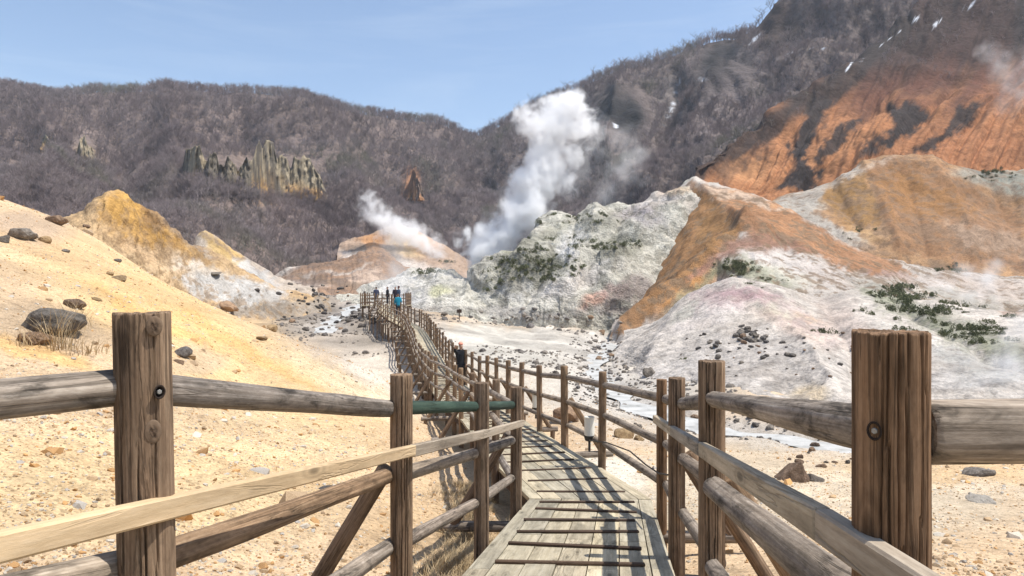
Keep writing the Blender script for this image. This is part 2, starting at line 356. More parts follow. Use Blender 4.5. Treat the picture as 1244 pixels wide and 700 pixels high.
# ------------------------------------------------------------------ river: ribbon lying in its channel
def ribbon(name, L, w, dz, mat):
    t = np.gradient(L, axis=0); t /= np.linalg.norm(t, axis=1)[:, None]; nrm = np.stack([-t[:, 1], t[:, 0]], -1)
    zc = ground_z(L[:, 0], L[:, 1]); kk = np.ones(9)/9; zc = np.convolve(np.pad(zc, 4, 'edge'), kk, 'valid')
    V = []
    for s in np.linspace(-1, 1, 7):
        q = L+nrm*(s*w)[:, None]; V.append(np.c_[q, zc+dz])
    return tag(meshobj(name, np.array(V).reshape(-1, 3), gridq(len(L), 7), mat), kind='structure')
n = NT('milky_water'); c = n.coord(rnd=False); k1 = n.noise(c, 1.5, 5, .6); k2 = n.noise(c, 7, 4, .6)
colw = n.ramp(k1, (.3, (.26, .26, .24)), (.5, (.47, .465, .44)), (.7, (.60, .595, .57)))
M['water'] = n.finish(colw, .42, k2, .6, .04, .3)
lr = np.arange(140); ribbon('river', RVf, (.72+.25*np.sin(lr*.5)+.2*np.sin(lr*.23+1)+np.clip((lr-90)/50, 0, 1)*.6), .17, M['water'])
ribbon('stream', STf, 1.0+.4*np.sin(np.arange(40)*.7), .24, M['water'])
# ------------------------------------------------------------------ hills and mountains
def hill(name, rows, nu, nv, amp, freq, blobs, base, mat, seed, gain=1, speck=None, polys=(), creases=(), crag=0, gully=0, gf=18, warp=9, lump=0, lf=.02, post=None, calm=None):
    G, U, Vv = loft(rows, nu, nv); N = gridnormals(G); p = G.reshape(-1, 3)
    d = amp*fbm(p*freq, 6, seed, .5)
    if lump: d += lump*fbm(p*lf, 3, seed+50)
    if crag: d += crag*(ridged(p*freq*1.7, 5, seed+7, .6)-.1)
    if gully:
        q = np.stack([U.ravel()*gf, Vv.ravel()*.35, 0*U.ravel()], -1); q[:, :2] += .45*fbm(p*freq*.6, 3, seed+2)[:, None]
        d -= gully*np.maximum(ridged(q, 3, seed+3), -.3)*np.clip(sstep(.1, .6, Vv.ravel()), 0, 1)
    d *= sstep(-.02, .25, Vv.ravel())
    if creases:
        cx, cy = proj(p); wn_ = 3.5*fbm(np.stack([cx/30, cy/30, 0*cx], -1), 4, seed+90)
        for pts, hh, ww in creases: d += hh*np.exp(-np.maximum(0, segdist(cx, cy, pts)+wn_)/ww)*sstep(0, .3, Vv.ravel())
    if calm: d *= 1-.85*np.exp(-((Vv.ravel()-calm)/.5)**2)
    V = p+N.reshape(-1, 3)*d[:, None]
    col = paint(V, base, blobs, seed, warp)
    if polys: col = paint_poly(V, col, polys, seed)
    fl = fbm(p*freq*1.3, 5, seed+60, .6)[:, None]; col *= (1+.22*fl)*gain
    if speck is not None:      # dark crumbs of rock and lichen scattered over the pale crust
        f_, c_, a_ = speck; s1 = fbm(p*f_, 4, seed+81, .65); s2 = fbm(p*f_*.16, 3, seed+83)
        a = (a_*sstep(.10, .34, s1+.35*s2))[:, None]; col = col*(1-a)+np.array(c_)*a
    if post: col = post(V, col, U.ravel(), Vv.ravel(), d)
    return tag(meshobj(name, V, gridq(nu, nv), mat, col=np.clip(col, .01, .9)), kind='structure'), V, U, Vv
GREEN = (.10, .115, .055)
# brown valley hill and orange knoll behind the small vent
hill('brown_valley_hill', [[(320, 356, 112), (390, 358, 108), (450, 356, 106), (500, 356, 104)], [(325, 350, 130), (390, 340, 128), (450, 338, 126), (500, 348, 124)],
    [(328, 345, 145), (355, 327, 150), (390, 319, 155), (430, 309, 158), (455, 303, 160), (500, 330, 150)], [(320, 350, 190), (400, 345, 190), (500, 345, 190)]],
    190, 90, 1.3, .10, [(350, 330, 30, 8, -25, WHITE, .8), (440, 338, 26, 14, 0, (.64, .5, .4), .7), (400, 345, 70, 5, 8, (.2, .15, .11), .6), (410, 330, 50, 3, -14, WHITE, .5), (390, 323, 60, 4, -10, (.16, .11, .08), .6), (360, 352, 50, 6, 0, (.55, .48, .42), .7)],
    (.34, .22, .145), M['hill'], 21, gain=.85, speck=(.5, (.2, .15, .12), .7), gully=.3, gf=20)
hill('orange_knoll', [[(405, 340, 150), (480, 342, 146), (540, 340, 142), (600, 345, 140)], [(410, 305, 168), (480, 305, 166), (540, 318, 164), (600, 335, 160)],
    [(415, 296, 182), (435, 290, 186), (455, 286, 188), (478, 277, 190), (500, 278, 190), (520, 287, 190), (548, 304, 186), (600, 332, 176)], [(400, 325, 240), (500, 320, 240), (600, 340, 240)]],
    170, 90, 1.4, .09, [(500, 300, 26, 16, 20, (.66, .5, .32), .9), (520, 295, 24, 16, 20, (.6, .32, .14), .9), (455, 292, 22, 8, 10, (.55, .28, .12), .8), (470, 318, 60, 12, 15, (.68, .63, .58), .8), (455, 305, 40, 6, 15, (.17, .13, .1), .7)],
    (.46, .33, .24), M['hill'], 23, gain=.8, gully=.3, gf=14)
# ochre ridges on the left
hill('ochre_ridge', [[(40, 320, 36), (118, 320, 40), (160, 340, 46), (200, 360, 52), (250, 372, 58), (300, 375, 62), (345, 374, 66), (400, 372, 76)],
    [(40, 295, 40), (118, 285, 44), (160, 298, 49), (200, 318, 55), (240, 338, 60), (300, 352, 66), (345, 364, 72), (400, 368, 80)],
    [(40, 272, 46), (100, 262, 49), (120, 249, 50), (130, 236, 51), (142, 231, 53), (160, 240, 54), (200, 268, 58), (240, 298, 64), (280, 320, 72), (320, 340, 80), (345, 354, 88), (400, 365, 95)],
    [(40, 320, 70), (140, 300, 75), (200, 330, 80), (300, 360, 95), (400, 370, 105)]],
    230, 110, .5, .22, [(150, 255, 28, 22, 30, (.60, .34, .09), .75), (185, 262, 18, 12, 40, (.30, .17, .07), .7), (142, 262, 16, 8, 30, (.34, .2, .07), .7), (165, 245, 22, 6, 35, (.62, .37, .1), .7), (205, 290, 30, 12, 32, (.55, .3, .08), .8), (170, 285, 60, 5, 30, (.2, .14, .1), .6),
     (215, 300, 22, 8, 30, (.24, .15, .07), .6), (185, 310, 60, 20, 28, (.60, .42, .25), .9), (260, 340, 60, 18, 25, (.66, .6, .52), .8), (290, 352, 56, 12, 12, (.74, .72, .68), .95), (248, 312, 30, 5, 35, (.55, .46, .36), .8), (240, 318, 12, 4, 10, (.2, .17, .15), .8)],
    (.52, .36, .2), M['hill'], 25, gain=.9, speck=(1.4, (.27, .18, .1), .6), crag=.35, gully=.2, gf=24, polys=[
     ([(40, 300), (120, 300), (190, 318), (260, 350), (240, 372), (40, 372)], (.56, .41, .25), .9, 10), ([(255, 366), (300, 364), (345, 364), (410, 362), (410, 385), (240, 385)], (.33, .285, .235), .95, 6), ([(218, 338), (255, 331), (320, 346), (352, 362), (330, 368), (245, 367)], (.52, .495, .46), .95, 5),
     ([(118, 262), (140, 232), (165, 243), (205, 275), (200, 300), (150, 290)], (.52, .30, .09), .8, 6), ([(172, 245), (196, 262), (206, 278), (190, 280), (176, 268)], (.25, .15, .075), .75, 4), ([(196, 262), (262, 312), (258, 318), (205, 285)], (.2, .15, .12), .7, 4), ([(200, 288), (232, 300), (262, 322), (225, 318)], (.46, .27, .09), .7, 6)])  # dark brown patch below the peak is shade painted into the scarp's cavity
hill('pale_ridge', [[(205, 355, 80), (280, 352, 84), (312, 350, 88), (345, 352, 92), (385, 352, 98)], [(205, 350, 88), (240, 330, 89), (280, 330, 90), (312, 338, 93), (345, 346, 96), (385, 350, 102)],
    [(205, 345, 94), (228, 318, 95), (240, 284, 96), (248, 278, 96.5), (262, 285, 97), (290, 305, 99), (312, 321, 101), (345, 341, 106), (385, 350, 112)], [(205, 350, 125), (300, 348, 130), (385, 352, 135)]],
    130, 70, .6, .18, [(285, 310, 36, 8, 38, (.64, .42, .16), .9), (265, 300, 30, 6, 40, (.24, .18, .14), .8), (250, 285, 20, 5, 40, (.6, .42, .2), .8), (300, 332, 40, 13, 18, (.68, .66, .63), .95), (262, 330, 24, 10, 20, (.66, .6, .5), .8)],
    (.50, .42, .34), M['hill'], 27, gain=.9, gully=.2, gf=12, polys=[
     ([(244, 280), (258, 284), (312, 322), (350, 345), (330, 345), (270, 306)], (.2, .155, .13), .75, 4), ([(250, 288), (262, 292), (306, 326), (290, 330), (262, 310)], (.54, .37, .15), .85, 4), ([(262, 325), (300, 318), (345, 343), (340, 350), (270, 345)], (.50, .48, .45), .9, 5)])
# pumice hill behind the big vent
hill('pumice_hill', [[(405, 392, 74), (440, 388, 76), (480, 390, 77), (560, 393, 78), (640, 393, 78), (720, 394, 79), (800, 394, 80), (860, 390, 82)],
    [(405, 384, 80), (440, 372, 84), (480, 368, 84), (530, 366, 84), (570, 372, 82), (620, 368, 82), (720, 362, 83), (800, 360, 84), (860, 355, 86)],
    [(410, 372, 92), (440, 358, 94), (480, 348, 95), (530, 343, 95), (570, 354, 92), (600, 335, 91), (640, 314, 93), (720, 297, 96), (800, 285, 98), (860, 275, 98)],
    [(415, 362, 104), (440, 350, 106), (475, 331, 108), (500, 324, 110), (530, 322, 112), (560, 335, 110), (585, 330, 110), (610, 310, 110), (640, 285, 112), (665, 271, 113), (690, 262, 114), (725, 254, 115), (760, 246, 116), (800, 236, 116), (842, 223, 115), (870, 228, 114)],
    [(410, 360, 150), (560, 345, 150), (700, 310, 155), (870, 290, 150)]],
    330, 230, 1.5, .11, [
     (500, 340, 60, 20, -8, (.60, .57, .52), .9), (520, 370, 70, 14, 0, (.66, .62, .54), .9), (540, 352, 14, 8, 0, (.58, .56, .30), .6), (505, 355, 10, 5, 0, (.6, .58, .3), .5), (487, 360, 40, 14, 0, (.6, .58, .56), .7), (490, 378, 60, 6, 0, (.34, .29, .25), .6),
     (640, 320, 40, 26, 0, (.22, .21, .17), .65), (620, 350, 40, 20, 0, (.42, .41, .4), .7), (668, 322, 28, 16, 0, (.15, .15, .10), .6), (612, 300, 14, 14, 0, (.3, .3, .2), .5), (660, 285, 50, 8, -20, (.24, .23, .17), .6), (735, 272, 34, 12, -10, (.25, .23, .19), .7), (700, 285, 22, 14, 0, (.6, .58, .55), .8), (690, 305, 18, 12, 0, (.7, .68, .66), .7),
     (750, 300, 30, 12, 0, (.22, .22, .17), .6), (770, 260, 26, 10, -10, (.48, .42, .42), .8), (800, 245, 34, 12, -12, (.58, .52, .48), .8), (790, 268, 26, 14, 0, (.38, .34, .34), .7), (720, 366, 24, 12, -20, (.58, .33, .24), .75), (745, 355, 24, 10, -10, (.48, .3, .26), .6), (700, 340, 60, 16, -25, (.66, .61, .56), .8), (775, 350, 22, 20, 0, (.28, .23, .21), .8), (660, 378, 130, 7, 0, (.36, .33, .3), .7), (820, 235, 30, 6, -12, (.62, .45, .3), .7), (850, 250, 30, 14, 0, (.6, .5, .42), .6)],
    (.58, .55, .47), M['crag'], 31, gain=.95, speck=(1.1, (.22, .21, .17), .6), crag=.75, lump=2.2, lf=.07, creases=[([(700, 258), (694, 290), (668, 335), (640, 372)], -1.3, 9), ([(765, 248), (745, 290), (715, 340), (700, 365)], -1.1, 8), ([(640, 290), (622, 330), (600, 360)], -1.0, 7), ([(725, 256), (716, 290), (690, 340)], 0.8, 8), ([(660, 275), (640, 315), (620, 350)], 0.7, 8), ([(800, 240), (775, 290), (735, 350)], 0.8, 9), ([(566, 330), (575, 350), (590, 370)], -0.8, 8)],
    polys=[([(600, 318), (640, 290), (665, 300), (690, 318), (680, 345), (640, 350), (600, 362), (585, 345)], (.27, .265, .21), .55, 10), ([(672, 270), (720, 258), (752, 268), (745, 285), (700, 282), (665, 290)], (.33, .32, .26), .6, 7), ([(735, 295), (775, 280), (790, 296), (760, 312), (738, 310)], (.28, .27, .21), .55, 6), ([(780, 330), (760, 345), (770, 365), (748, 385), (730, 380), (750, 350)], (.26, .215, .19), .7, 6)])
# orange ridge on the right
hill('orange_ridge', [[(735, 420, 64), (790, 420, 62), (850, 420, 60), (920, 420, 58), (1000, 420, 58), (1100, 420, 56), (1250, 420, 54), (1420, 420, 54)],
    [(744, 400, 74), (790, 372, 74), (850, 330, 75), (905, 305, 74), (960, 330, 70), (1020, 352, 68), (1100, 380, 66), (1250, 400, 64), (1420, 400, 64)],
    [(752, 386, 82), (785, 362, 81), (845, 312, 80), (905, 280, 82), (960, 302, 79), (1020, 330, 76), (1080, 350, 74), (1150, 365, 74), (1250, 380, 74), (1420, 380, 74)],
    [(768, 335, 96), (800, 305, 96), (850, 268, 96), (885, 258, 96), (930, 264, 92), (980, 290, 87), (1020, 312, 84), (1080, 332, 82), (1150, 342, 84), (1250, 352, 86), (1420, 355, 86)],
    [(778, 262, 118), (810, 242, 116), (844, 226, 113), (868, 228, 110), (905, 234, 107), (958, 253, 101), (1012, 287, 95), (1080, 318, 92), (1150, 330, 94), (1250, 338, 97), (1420, 345, 97)],
    [(778, 330, 140), (850, 300, 135), (958, 320, 125), (1080, 345, 118), (1250, 350, 118), (1420, 350, 118)]],
    360, 230, .55, .13, [
     (820, 330, 70, 60, -42, (.50, .255, .10), 1, .4), (870, 265, 50, 30, -30, (.50, .27, .11), .9), (850, 290, 26, 20, -40, (.30, .17, .07), .45), (790, 300, 40, 30, -45, (.46, .34, .28), .7), (905, 245, 66, 10, 18, (.60, .36, .19), .85), (960, 275, 80, 16, 28, (.50, .27, .13), .85), (1030, 312, 60, 10, 24, (.52, .34, .22), .7), (900, 295, 70, 11, 12, (.36, .2, .14), .8), (860, 322, 40, 8, -42, (.42, .22, .16), .8), (1060, 325, 60, 12, 15, (.4, .24, .19), .7),
     (862, 240, 30, 7, 10, (.66, .48, .34), .8), (960, 320, 70, 16, 12, (.64, .58, .53), .9), (930, 335, 60, 16, 12, (.56, .56, .42), .5), (885, 325, 28, 12, 0, (.24, .26, .14), .6), (835, 362, 12, 10, -50, (.42, .42, .25), .4), (820, 385, 26, 12, -50, (.34, .34, .26), .7), (1020, 345, 60, 14, 25, (.5, .43, .38), .7), (1100, 370, 80, 14, 22, (.34, .33, .26), .6), (1180, 345, 90, 14, 4, (.5, .4, .33), .7), (1130, 345, 26, 8, 30, (.66, .6, .55), .7), (1210, 360, 60, 12, 0, (.6, .5, .42), .7)],
    (.56, .50, .44), M['hill'], 33, gain=.80, speck=(1.0, (.2, .14, .09), .75), gully=.2, gf=30, crag=.3,
    creases=[([(844, 226), (870, 246), (905, 280), (930, 288)], 1.1, 9), ([(905, 280), (872, 304), (838, 335), (800, 368), (757, 402)], 1.5, 8), ([(905, 280), (960, 296), (1020, 322), (1080, 340)], .9, 10), ([(868, 330), (838, 356), (815, 385)], -1.2, 7), ([(830, 262), (800, 310), (770, 350)], -.8, 10)],
    polys=[([(842, 226), (872, 246), (907, 280), (874, 306), (840, 334), (802, 370), (770, 402), (745, 410), (752, 385), (775, 345), (800, 300), (824, 262)], (.37, .20, .09), .95, 3),  # orange left face, its colour darkened as the ridge's shaded side
     ([(842, 224), (905, 232), (960, 252), (1014, 286), (1084, 318), (1110, 332), (1060, 334), (1000, 316), (940, 298), (905, 284), (874, 250)], (.43, .225, .115), .92, 4),
     ([(862, 242), (900, 280), (872, 292), (845, 300), (850, 262)], (.33, .185, .075), .6, 8), ([(775, 290), (822, 255), (842, 232), (826, 270), (796, 312), (770, 350), (756, 350)], (.44, .33, .27), .8, 5),
     ([(907, 280), (960, 290), (1000, 310), (960, 306), (915, 296), (880, 312), (850, 334), (846, 328), (872, 304)], (.33, .19, .135), .8, 4), ([(845, 226), (880, 229), (930, 244), (960, 258), (900, 244), (865, 238)], (.60, .47, .36), .75, 3),
     ([(868, 318), (900, 310), (925, 325), (970, 350), (940, 350), (890, 332)], (.26, .27, .17), .5, 5), ([(840, 352), (855, 340), (868, 330), (862, 352), (838, 378), (815, 392), (822, 372)], (.28, .285, .18), .75, 4), ([(1090, 345), (1160, 352), (1244, 372), (1200, 380), (1130, 365)], (.36, .34, .27), .5, 8)])
# pink and white mound in front of it
hill('pink_mound', [[(725, 470, 42), (760, 480, 35), (800, 498, 29), (900, 510, 24.5), (1000, 516, 22), (1120, 520, 20), (1244, 516, 19.5), (1500, 520, 18)],
    [(738, 450, 46), (800, 462, 35), (900, 468, 29.5), (1000, 468, 27), (1120, 468, 25), (1244, 466, 24), (1500, 466, 23)],
    [(748, 432, 52), (800, 428, 42), (880, 418, 38), (960, 420, 36), (1040, 420, 34), (1120, 420, 33), (1244, 424, 31), (1500, 425, 30)],
    [(756, 416, 58), (800, 400, 54), (840, 373, 52), (890, 358, 50), (940, 362, 50), (990, 376, 49), (1050, 378, 50), (1120, 385, 46), (1244, 398, 43), (1500, 400, 40)],
    [(760, 408, 62), (800, 392, 60), (840, 361, 58), (890, 346, 57), (940, 348, 58), (990, 360, 60), (1050, 352, 64), (1120, 366, 60), (1244, 384, 54), (1500, 390, 50)],
    [(750, 420, 80), (850, 395, 78), (950, 395, 78), (1100, 395, 78), (1244, 400, 75), (1500, 400, 70)]],
    330, 230, .28, .22, [
     (890, 362, 62, 13, 3, (.50, .385, .36), .85), (900, 357, 40, 6, 3, (.42, .30, .295), .7), (880, 346, 70, 5, 5, (.66, .6, .52), .6), (970, 395, 70, 20, 25, (.60, .44, .35), .5), (985, 385, 30, 5, 25, (.6, .38, .22), .6), (850, 385, 60, 18, -20, (.58, .52, .48), .6), (900, 440, 150, 34, 0, (.60, .55, .50), .7), (985, 480, 26, 12, 0, (.6, .44, .22), .5), (820, 455, 70, 18, -15, (.54, .5, .46), .6),
     (1000, 342, 40, 8, 20, (.4, .36, .3), .6), (1060, 352, 40, 13, 35, (.27, .27, .19), .7), (1120, 380, 60, 14, 32, (.28, .28, .2), .7), (1200, 412, 60, 16, 25, (.24, .245, .17), .7), (1100, 410, 70, 14, 25, (.60, .56, .5), .7), (1030, 400, 50, 24, 25, (.56, .46, .40), .6), (1190, 440, 70, 18, 10, (.38, .37, .34), .7), (1150, 462, 120, 14, 0, (.56, .53, .5), .7), (1070, 450, 70, 20, 10, (.55, .5, .45), .6), (1210, 370, 44, 8, 8, (.46, .3, .22), .7), (1180, 360, 30, 12, 20, (.66, .62, .58), .7), (940, 375, 40, 8, 10, (.60, .62, .46), .35), (830, 380, 26, 8, -40, (.5, .5, .4), .4)],
    (.60, .54, .475), M['hill'], 35, gain=.9, speck=(1.5, (.30, .27, .24), .5), crag=.3, creases=[([(1060, 345), (1120, 385), (1190, 420), (1244, 440)], -.8, 9), ([(890, 347), (930, 380), (985, 430), (1010, 470)], .5, 14), ([(1000, 360), (1030, 420), (1040, 470)], -.45, 12), ([(840, 365), (815, 400), (790, 440)], .4, 12)],
    polys=[([(830, 362), (862, 346), (900, 345), (940, 352), (985, 385), (1010, 420), (980, 402), (930, 372), (890, 366), (850, 372)], (.42, .31, .3), .5, 9), ([(880, 354), (905, 350), (945, 360), (930, 366), (890, 362)], (.37, .25, .255), .55, 5), ([(975, 350), (1030, 362), (1060, 400), (1040, 440), (1010, 410)], (.45, .37, .32), .6, 10), ([(1050, 348), (1085, 352), (1130, 382), (1190, 408), (1244, 425), (1244, 445), (1180, 425), (1110, 395), (1065, 370)], (.27, .275, .19), .65, 8), ([(860, 412), (1000, 430), (980, 470), (860, 450)], (.54, .49, .44), .4, 16), ([(1150, 440), (1244, 450), (1244, 470), (1160, 466)], (.36, .35, .32), .5, 10)])  # brownish shading on the right flank is put into the colour
# orange hill behind on the right
hill('far_orange_hill', [[(915, 300, 112), (960, 300, 108), (1000, 315, 104), (1080, 335, 98), (1160, 350, 98), (1244, 360, 97), (1450, 360, 97)],
    [(918, 262, 124), (960, 262, 122), (1000, 272, 118), (1060, 285, 114), (1130, 295, 112), (1190, 308, 110), (1244, 318, 108), (1450, 320, 108)],
    [(922, 250, 132), (960, 244, 132), (1000, 238, 130), (1050, 232, 130), (1090, 232, 130), (1140, 240, 128), (1190, 255, 126), (1244, 268, 124), (1450, 270, 124)],
    [(926, 246, 138), (960, 236, 140), (1000, 222, 142), (1030, 208, 143), (1055, 197, 144), (1080, 191, 144), (1105, 190, 144), (1130, 195, 143), (1160, 203, 142), (1200, 206, 142), (1244, 205, 142), (1450, 190, 140)],
    [(920, 280, 180), (1100, 260, 185), (1450, 250, 180)]],
    300, 170, .7, .10, [
     (1030, 245, 34, 22, 60, (.42, .24, .10), .9), (1010, 240, 20, 14, 0, (.46, .27, .11), .8), (1110, 225, 60, 26, 10, (.46, .24, .09), .75), (1140, 260, 60, 22, 30, (.44, .26, .12), .6), (1060, 205, 40, 6, -20, (.68, .54, .42), .7), (1030, 218, 30, 5, -25, (.66, .6, .52), .7), (1190, 280, 60, 22, 20, (.60, .44, .33), .7), (1090, 290, 40, 16, 25, (.55, .36, .2), .6), (1000, 280, 60, 14, 20, (.58, .53, .46), .9), (970, 250, 40, 8, 0, (.62, .58, .5), .8), (1200, 212, 60, 12, 5, (.46, .45, .38), .8), (1230, 225, 40, 12, 10, (.40, .40, .34), .6), (1230, 300, 40, 14, 10, (.62, .46, .34), .6), (1050, 280, 14, 20, -60, (.6, .4, .2), .5), (1150, 325, 30, 10, 20, (.17, .14, .11), .6), (1244, 318, 20, 8, 0, (.15, .13, .13), .7)],
    (.53, .32, .17), M['hill'], 37, gain=.70, speck=(.7, (.22, .15, .10), .6), gully=.5, gf=16, crag=.4, creases=[([(1050, 199), (1066, 230), (1078, 262), (1092, 300)], .9, 8), ([(1130, 194), (1160, 240), (1180, 300)], 1.0, 12), ([(1010, 225), (1030, 250), (1046, 275)], -1, 7), ([(1100, 215), (1115, 260), (1130, 310)], -1, 10), ([(1200, 215), (1225, 260), (1244, 300)], -1, 10)],
    polys=[([(1052, 200), (1090, 190), (1135, 195), (1190, 230), (1244, 262), (1244, 330), (1160, 322), (1092, 305), (1070, 270), (1062, 235)], (.40, .22, .115), .8, 6), ([(998, 236), (1030, 216), (1052, 208), (1064, 236), (1070, 270), (1045, 276), (1015, 262)], (.39, .225, .09), .9, 4), ([(1064, 214), (1110, 210), (1160, 236), (1190, 262), (1130, 262), (1085, 262)], (.40, .2, .065), .55, 10), ([(925, 252), (990, 222), (1050, 198), (1046, 206), (1000, 232), (990, 258), (1050, 292), (1040, 300), (960, 280)], (.55, .5, .43), .9, 4), ([(1180, 205), (1244, 205), (1244, 240), (1200, 226)], (.42, .42, .35), .8, 6), ([(1150, 270), (1244, 290), (1244, 306), (1180, 300)], (.55, .41, .3), .6, 8)])
# mountains
FOR = (.17, .132, .118)
hill('left_mountain', [[(-500, 345, 110), (0, 330, 120), (150, 335, 140), (300, 345, 160), (400, 350, 180), (500, 350, 190), (620, 350, 210), (760, 350, 220)],
    [(-500, 260, 190), (0, 250, 175), (150, 255, 185), (300, 275, 210), (400, 285, 235), (500, 290, 260), (620, 290, 280), (760, 300, 290)],
    [(-500, 170, 300), (0, 180, 290), (150, 185, 300), (300, 200, 320), (400, 212, 340), (500, 225, 370), (620, 230, 390), (760, 260, 390)],
    [(-500, 100, 420), (0, 110, 420), (60, 119, 420), (130, 114, 425), (200, 115, 430), (260, 117, 430), (330, 121, 435), (390, 128, 440), (430, 137, 450), (455, 145, 470), (475, 151, 500), (520, 153, 510), (560, 163, 520), (590, 178, 530), (640, 205, 530), (760, 260, 530)],
    [(-500, 200, 600), (200, 220, 620), (500, 230, 700), (760, 290, 700)]],
    260, 170, 4, .03, [(320, 215, 95, 34, 8, (.19, .14, .11), .4), (330, 243, 60, 7, 10, (.42, .26, .13), .55), (105, 190, 22, 14, 0, (.3, .22, .13), .6), (60, 180, 20, 10, 0, (.2, .2, .14), .5), (503, 225, 10, 20, 0, (.46, .23, .12), .95), (380, 240, 30, 8, 20, (.42, .28, .16), .6), (390, 170, 14, 8, 0, (.5, .4, .25), .0)],
    FOR, M['far'], 41, gully=8, gf=12, lump=6, lf=.012, calm=3, creases=[([(40, 120), (70, 170), (60, 240)], 9, 14), ([(120, 125), (150, 175), (140, 235)], -9, 14), ([(200, 120), (215, 160), (205, 215)], 9, 13),
        ([(290, 130), (300, 165), (330, 180)], -8, 13), ([(370, 130), (400, 180), (430, 230), (440, 280)], 11, 14), ([(425, 145), (455, 190), (490, 225), (530, 260)], -12, 13), ([(475, 152), (500, 190), (540, 225)], 9, 12), ([(560, 165), (570, 210), (575, 260)], -9, 12), ([(250, 240), (300, 262), (360, 270)], 7, 12), ([(60, 215), (150, 225), (210, 245)], -6, 10)])
RSKY = [(520, 190, 520), (580, 168, 520), (620, 150, 515), (660, 129, 505), (700, 112, 495), (740, 97, 480), (770, 88, 470), (800, 77, 460), (850, 56, 445), (905, 40, 430), (920, 30, 425), (932, 18, 420), (945, 2, 415), (980, -40, 405), (1060, -110, 400), (1250, -230, 395), (1500, -320, 390)]
SNOW = (.70, .73, .78)
def snow_post(V, col, U, Vv, d):
    px, py = proj(V); 
    for (x0, y0, x1, y1, w) in SNOWS:
        t = np.clip(((px-x0)*(x1-x0)+(py-y0)*(y1-y0))/((x1-x0)**2+(y1-y0)**2), 0, 1)
        dd = np.hypot(px-x0-t*(x1-x0), py-y0-t*(y1-y0))+3.0*fbm(V*.12, 4, 5)+1.2
        a = (1-sstep(w*.6, w*1.3, dd))[:, None]; col = col*(1-a)+np.array(SNOW)*a
    return col
SNOWS = [(826, 98, 818, 125, 2.2), (818, 125, 808, 152, 2.0), (812, 118, 814, 124, 2.2), (922, 42, 912, 52, 2.0), (915, 50, 910, 55, 1.6), (903, 68, 900, 71, 1.5), (850, 96, 856, 98, 2), (1046, 66, 1052, 60, 1.6), (1110, 10, 1122, 0, 1.2), (745, 150, 749, 155, 1.2), (738, 136, 742, 137, 1.2), (956, 68, 962, 63, 1.2), (985, 60, 988, 56, 1.2), (1000, 60, 1008, 52, 1.1), (940, 74, 946, 70, 1.2)]
hill('right_mountain', [[(500, 350, 215), (580, 350, 210), (700, 330, 205), (780, 290, 200), (850, 260, 195), (950, 250, 190), (1100, 250, 190), (1500, 250, 190)],
    [(510, 300, 280), (580, 290, 275), (700, 255, 260), (780, 225, 250), (850, 195, 245), (950, 170, 240), (1100, 130, 240), (1500, 100, 240)],
    [(515, 240, 400), (580, 225, 395), (660, 195, 380), (740, 165, 365), (800, 145, 350), (850, 120, 340), (950, 80, 325), (1100, 0, 320), (1500, -100, 315)],
    RSKY, [(520, 240, 700), (700, 180, 680), (950, 80, 600), (1500, -150, 560)]],
    300, 240, 4, .03, [(755, 135, 40, 30, 35, (.03, .028, .029), 1), (880, 80, 38, 38, -45, (.03, .028, .03), 1), (850, 115, 30, 20, -40, (.035, .032, .033), .9), (935, 22, 34, 30, -30, (.075, .05, .042), .9), (950, 44, 34, 18, -30, (.06, .045, .04), .8), (820, 115, 20, 40, 12, (.16, .14, .13), .6), (900, 130, 90, 60, -45, (.17, .14, .135), .7)],
    (.155, .125, .115), M['far'], 43, gully=11, gf=15, lump=6, lf=.014, crag=3, post=snow_post, calm=3, creases=[([(945, 10), (890, 80), (850, 130), (800, 190)], 13, 12), ([(920, 30), (860, 110), (830, 150)], -9, 10), ([(760, 95), (755, 140), (740, 200)], 10, 12), ([(700, 112), (690, 170), (660, 230)], -9, 13), ([(820, 75), (815, 120), (790, 180)], -9, 9), ([(1040, 0), (960, 90), (900, 150), (850, 200)], 8, 16)])
SN2 = [(1170, 12, 1186, 3, 1.8), (1182, 5, 1190, 1, 1.2), (1028, 86, 1035, 76, 1.7), (1040, 80, 1056, 66, .75), (1066, 58, 1088, 42, .6), (1088, 42, 1094, 38, 1.4), (1136, 30, 1143, 24, 1.7), (1110, 25, 1126, 12, 1.3), (1036, 66, 1050, 56, 1.6), (1016, 78, 1020, 76, 1.4), (910, 141, 912, 140, 1.2)]
